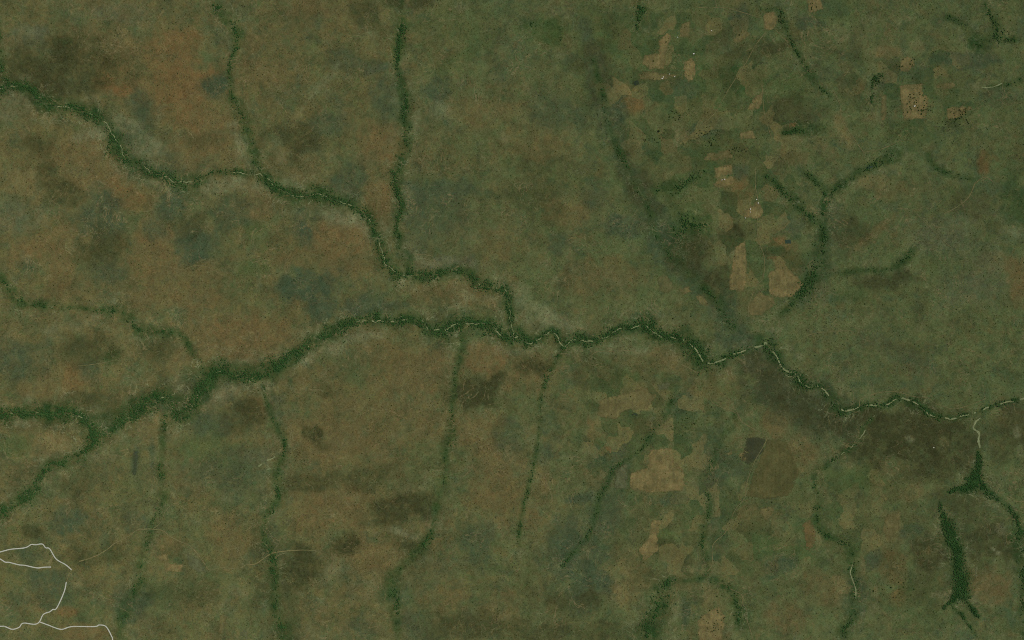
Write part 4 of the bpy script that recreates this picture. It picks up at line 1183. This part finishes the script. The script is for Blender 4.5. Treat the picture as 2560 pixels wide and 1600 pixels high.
# ------------------------------------------------------------------ huts
roofm = Mat('sheet_metal_roof')
roofm.diffuse(roofm.mix(roofm.ramp(roofm.noise(2.5, 4), 0.35, 0.7, 0, 1), alb(188, 188, 176), alb(150, 146, 130)))
wallm = Mat('mud_wall')
wallm.diffuse(wallm.mix(wallm.noise(1.5, 4), alb(104, 84, 58), alb(128, 108, 78)))
doorm = Mat('door_wood')
doorm.diffuse(doorm.mix(doorm.noise(0.6, 4), alb(52, 40, 28), alb(70, 56, 40)))


def hut_parts(L, B):
    H, RH, ov = 2.6, 1.9, 0.7
    w = bmesh.new()
    c = [(-L / 2, -B / 2), (L / 2, -B / 2), (L / 2, B / 2), (-L / 2, B / 2)]
    lo = [w.verts.new((x, y, -0.6)) for x, y in c]
    hi = [w.verts.new((x, y, H)) for x, y in c]
    g1, g2 = w.verts.new((-L / 2, 0, H + RH * 0.93)), w.verts.new((L / 2, 0, H + RH * 0.93))
    for i in (0, 2):
        w.faces.new((lo[i], lo[(i + 1) % 4], hi[(i + 1) % 4], hi[i]))
    w.faces.new((lo[1], lo[2], hi[2], g2, hi[1]))
    w.faces.new((lo[3], lo[0], hi[0], g1, hi[3]))
    wm_ = bpy.data.meshes.new('wall')
    w.to_mesh(wm_)
    w.free()
    wm_.materials.append(wallm.m)
    r = bmesh.new()
    e = B / 2 + ov
    ze = H - RH * ov / (B / 2)
    for t in (0.03, 0.18):
        pass
    for sgn in (-1, 1):
        a = [(-L / 2 - ov, 0, H + RH), (L / 2 + ov, 0, H + RH), (L / 2 + ov, sgn * e, ze), (-L / 2 - ov, sgn * e, ze)]
        up = [r.verts.new((p[0], p[1], p[2] + 0.16)) for p in a]
        dn_ = [r.verts.new(p) for p in a]
        if sgn < 0:
            up, dn_ = up, dn_
        r.faces.new(up)
        r.faces.new(dn_[::-1])
        for i in range(4):
            r.faces.new((up[i], dn_[i], dn_[(i + 1) % 4], up[(i + 1) % 4]))
    bmesh.ops.recalc_face_normals(r, faces=r.faces[:])
    rm_ = bpy.data.meshes.new('roof')
    r.to_mesh(rm_)
    r.free()
    rm_.materials.append(roofm.m)
    d = bmesh.new()
    bmesh.ops.create_cube(d, size=1.0)
    for v in d.verts:
        v.co = (v.co.x * 1.0, v.co.y * 0.12 - B / 2 - 0.05, v.co.z * 2.0 + 1.0)
    dm2 = bpy.data.meshes.new('door')
    d.to_mesh(dm2)
    d.free()
    dm2.materials.append(doorm.m)
    return wm_, rm_, dm2


HUT_SETS = [hut_parts(11, 8), hut_parts(15, 8), hut_parts(9, 7)]
HUTS = [('bright white roofed hut alone above the narrow oval field', 'T02', 1716, 508, 0, 15, 1.25),
        ('long white roofed hut lying along the lower edge of the flat pale field', 'T02', 1420, 742, 1, 0, 1.0),
        ('short white roofed hut standing upright at the end of the long hut', 'T02', 1429, 728, 2, 90, 1.0),
        ('small pale roofed hut right of the long white hut', 'T02', 1537, 726, 2, 20, 0.9),
        ('small pale roofed hut in the grass above the flat pale field', 'T02', 1488, 700, 2, 60, 0.8),
        ('small pale hut in dark grass left of the hook shaped field', 'T02', 1886, 290, 2, 45, 0.9),
        ('right one of two white huts in the lower stacked tan field', 'T12', 2008, 182, 0, 10, 1.0),
        ('left one of two white huts in the lower stacked tan field', 'T12', 1984, 188, 2, 70, 1.0),
        ('white hut at the top of the pale tan yard', 'T12', 2252, 463, 0, 80, 1.0),
        ('white hut in the middle of the pale tan yard', 'T12', 2253, 492, 2, 10, 0.9),
        ('upper hut beside the track above the pale tan yard', 'T12', 2311, 373, 0, 20, 0.95),
        ('lower hut beside the track above the pale tan yard', 'T12', 2326, 406, 0, 85, 0.95),
        ('tiny hut at the lower left corner of the pale tan yard', 'T12', 2205, 548, 2, 30, 0.85),
        ('white roofed hut among the trees of the big tan field', 'T03', 1386, 1002, 1, 25, 1.1),
        ('pale hut by the track in the small tan clearing', 'T02', 1565, 352, 2, 10, 0.85),
        ('single pale hut on the slope left of the swamp stream', 'T23', 1566, 1205, 0, 60, 0.95)]
for label, shn, x_, y_, k, ang, sc in HUTS:
    s, ox, oy = SHEET[shn]
    sx, sy = x_ * s + ox, y_ * s + oy
    wx, wy = W(sx, sy)
    root = link('hut', None, None, label, 'hut', 'huts of the farmsteads', None, (wx, wy, float(height(sx, sy)[0]) + 0.9))
    root.rotation_euler = (0, 0, rad(ang))
    root.scale = (sc, sc, sc)
    for nm, me in zip(('wall', 'roof', 'door'), HUT_SETS[k]):
        link(nm, me, parent=root)
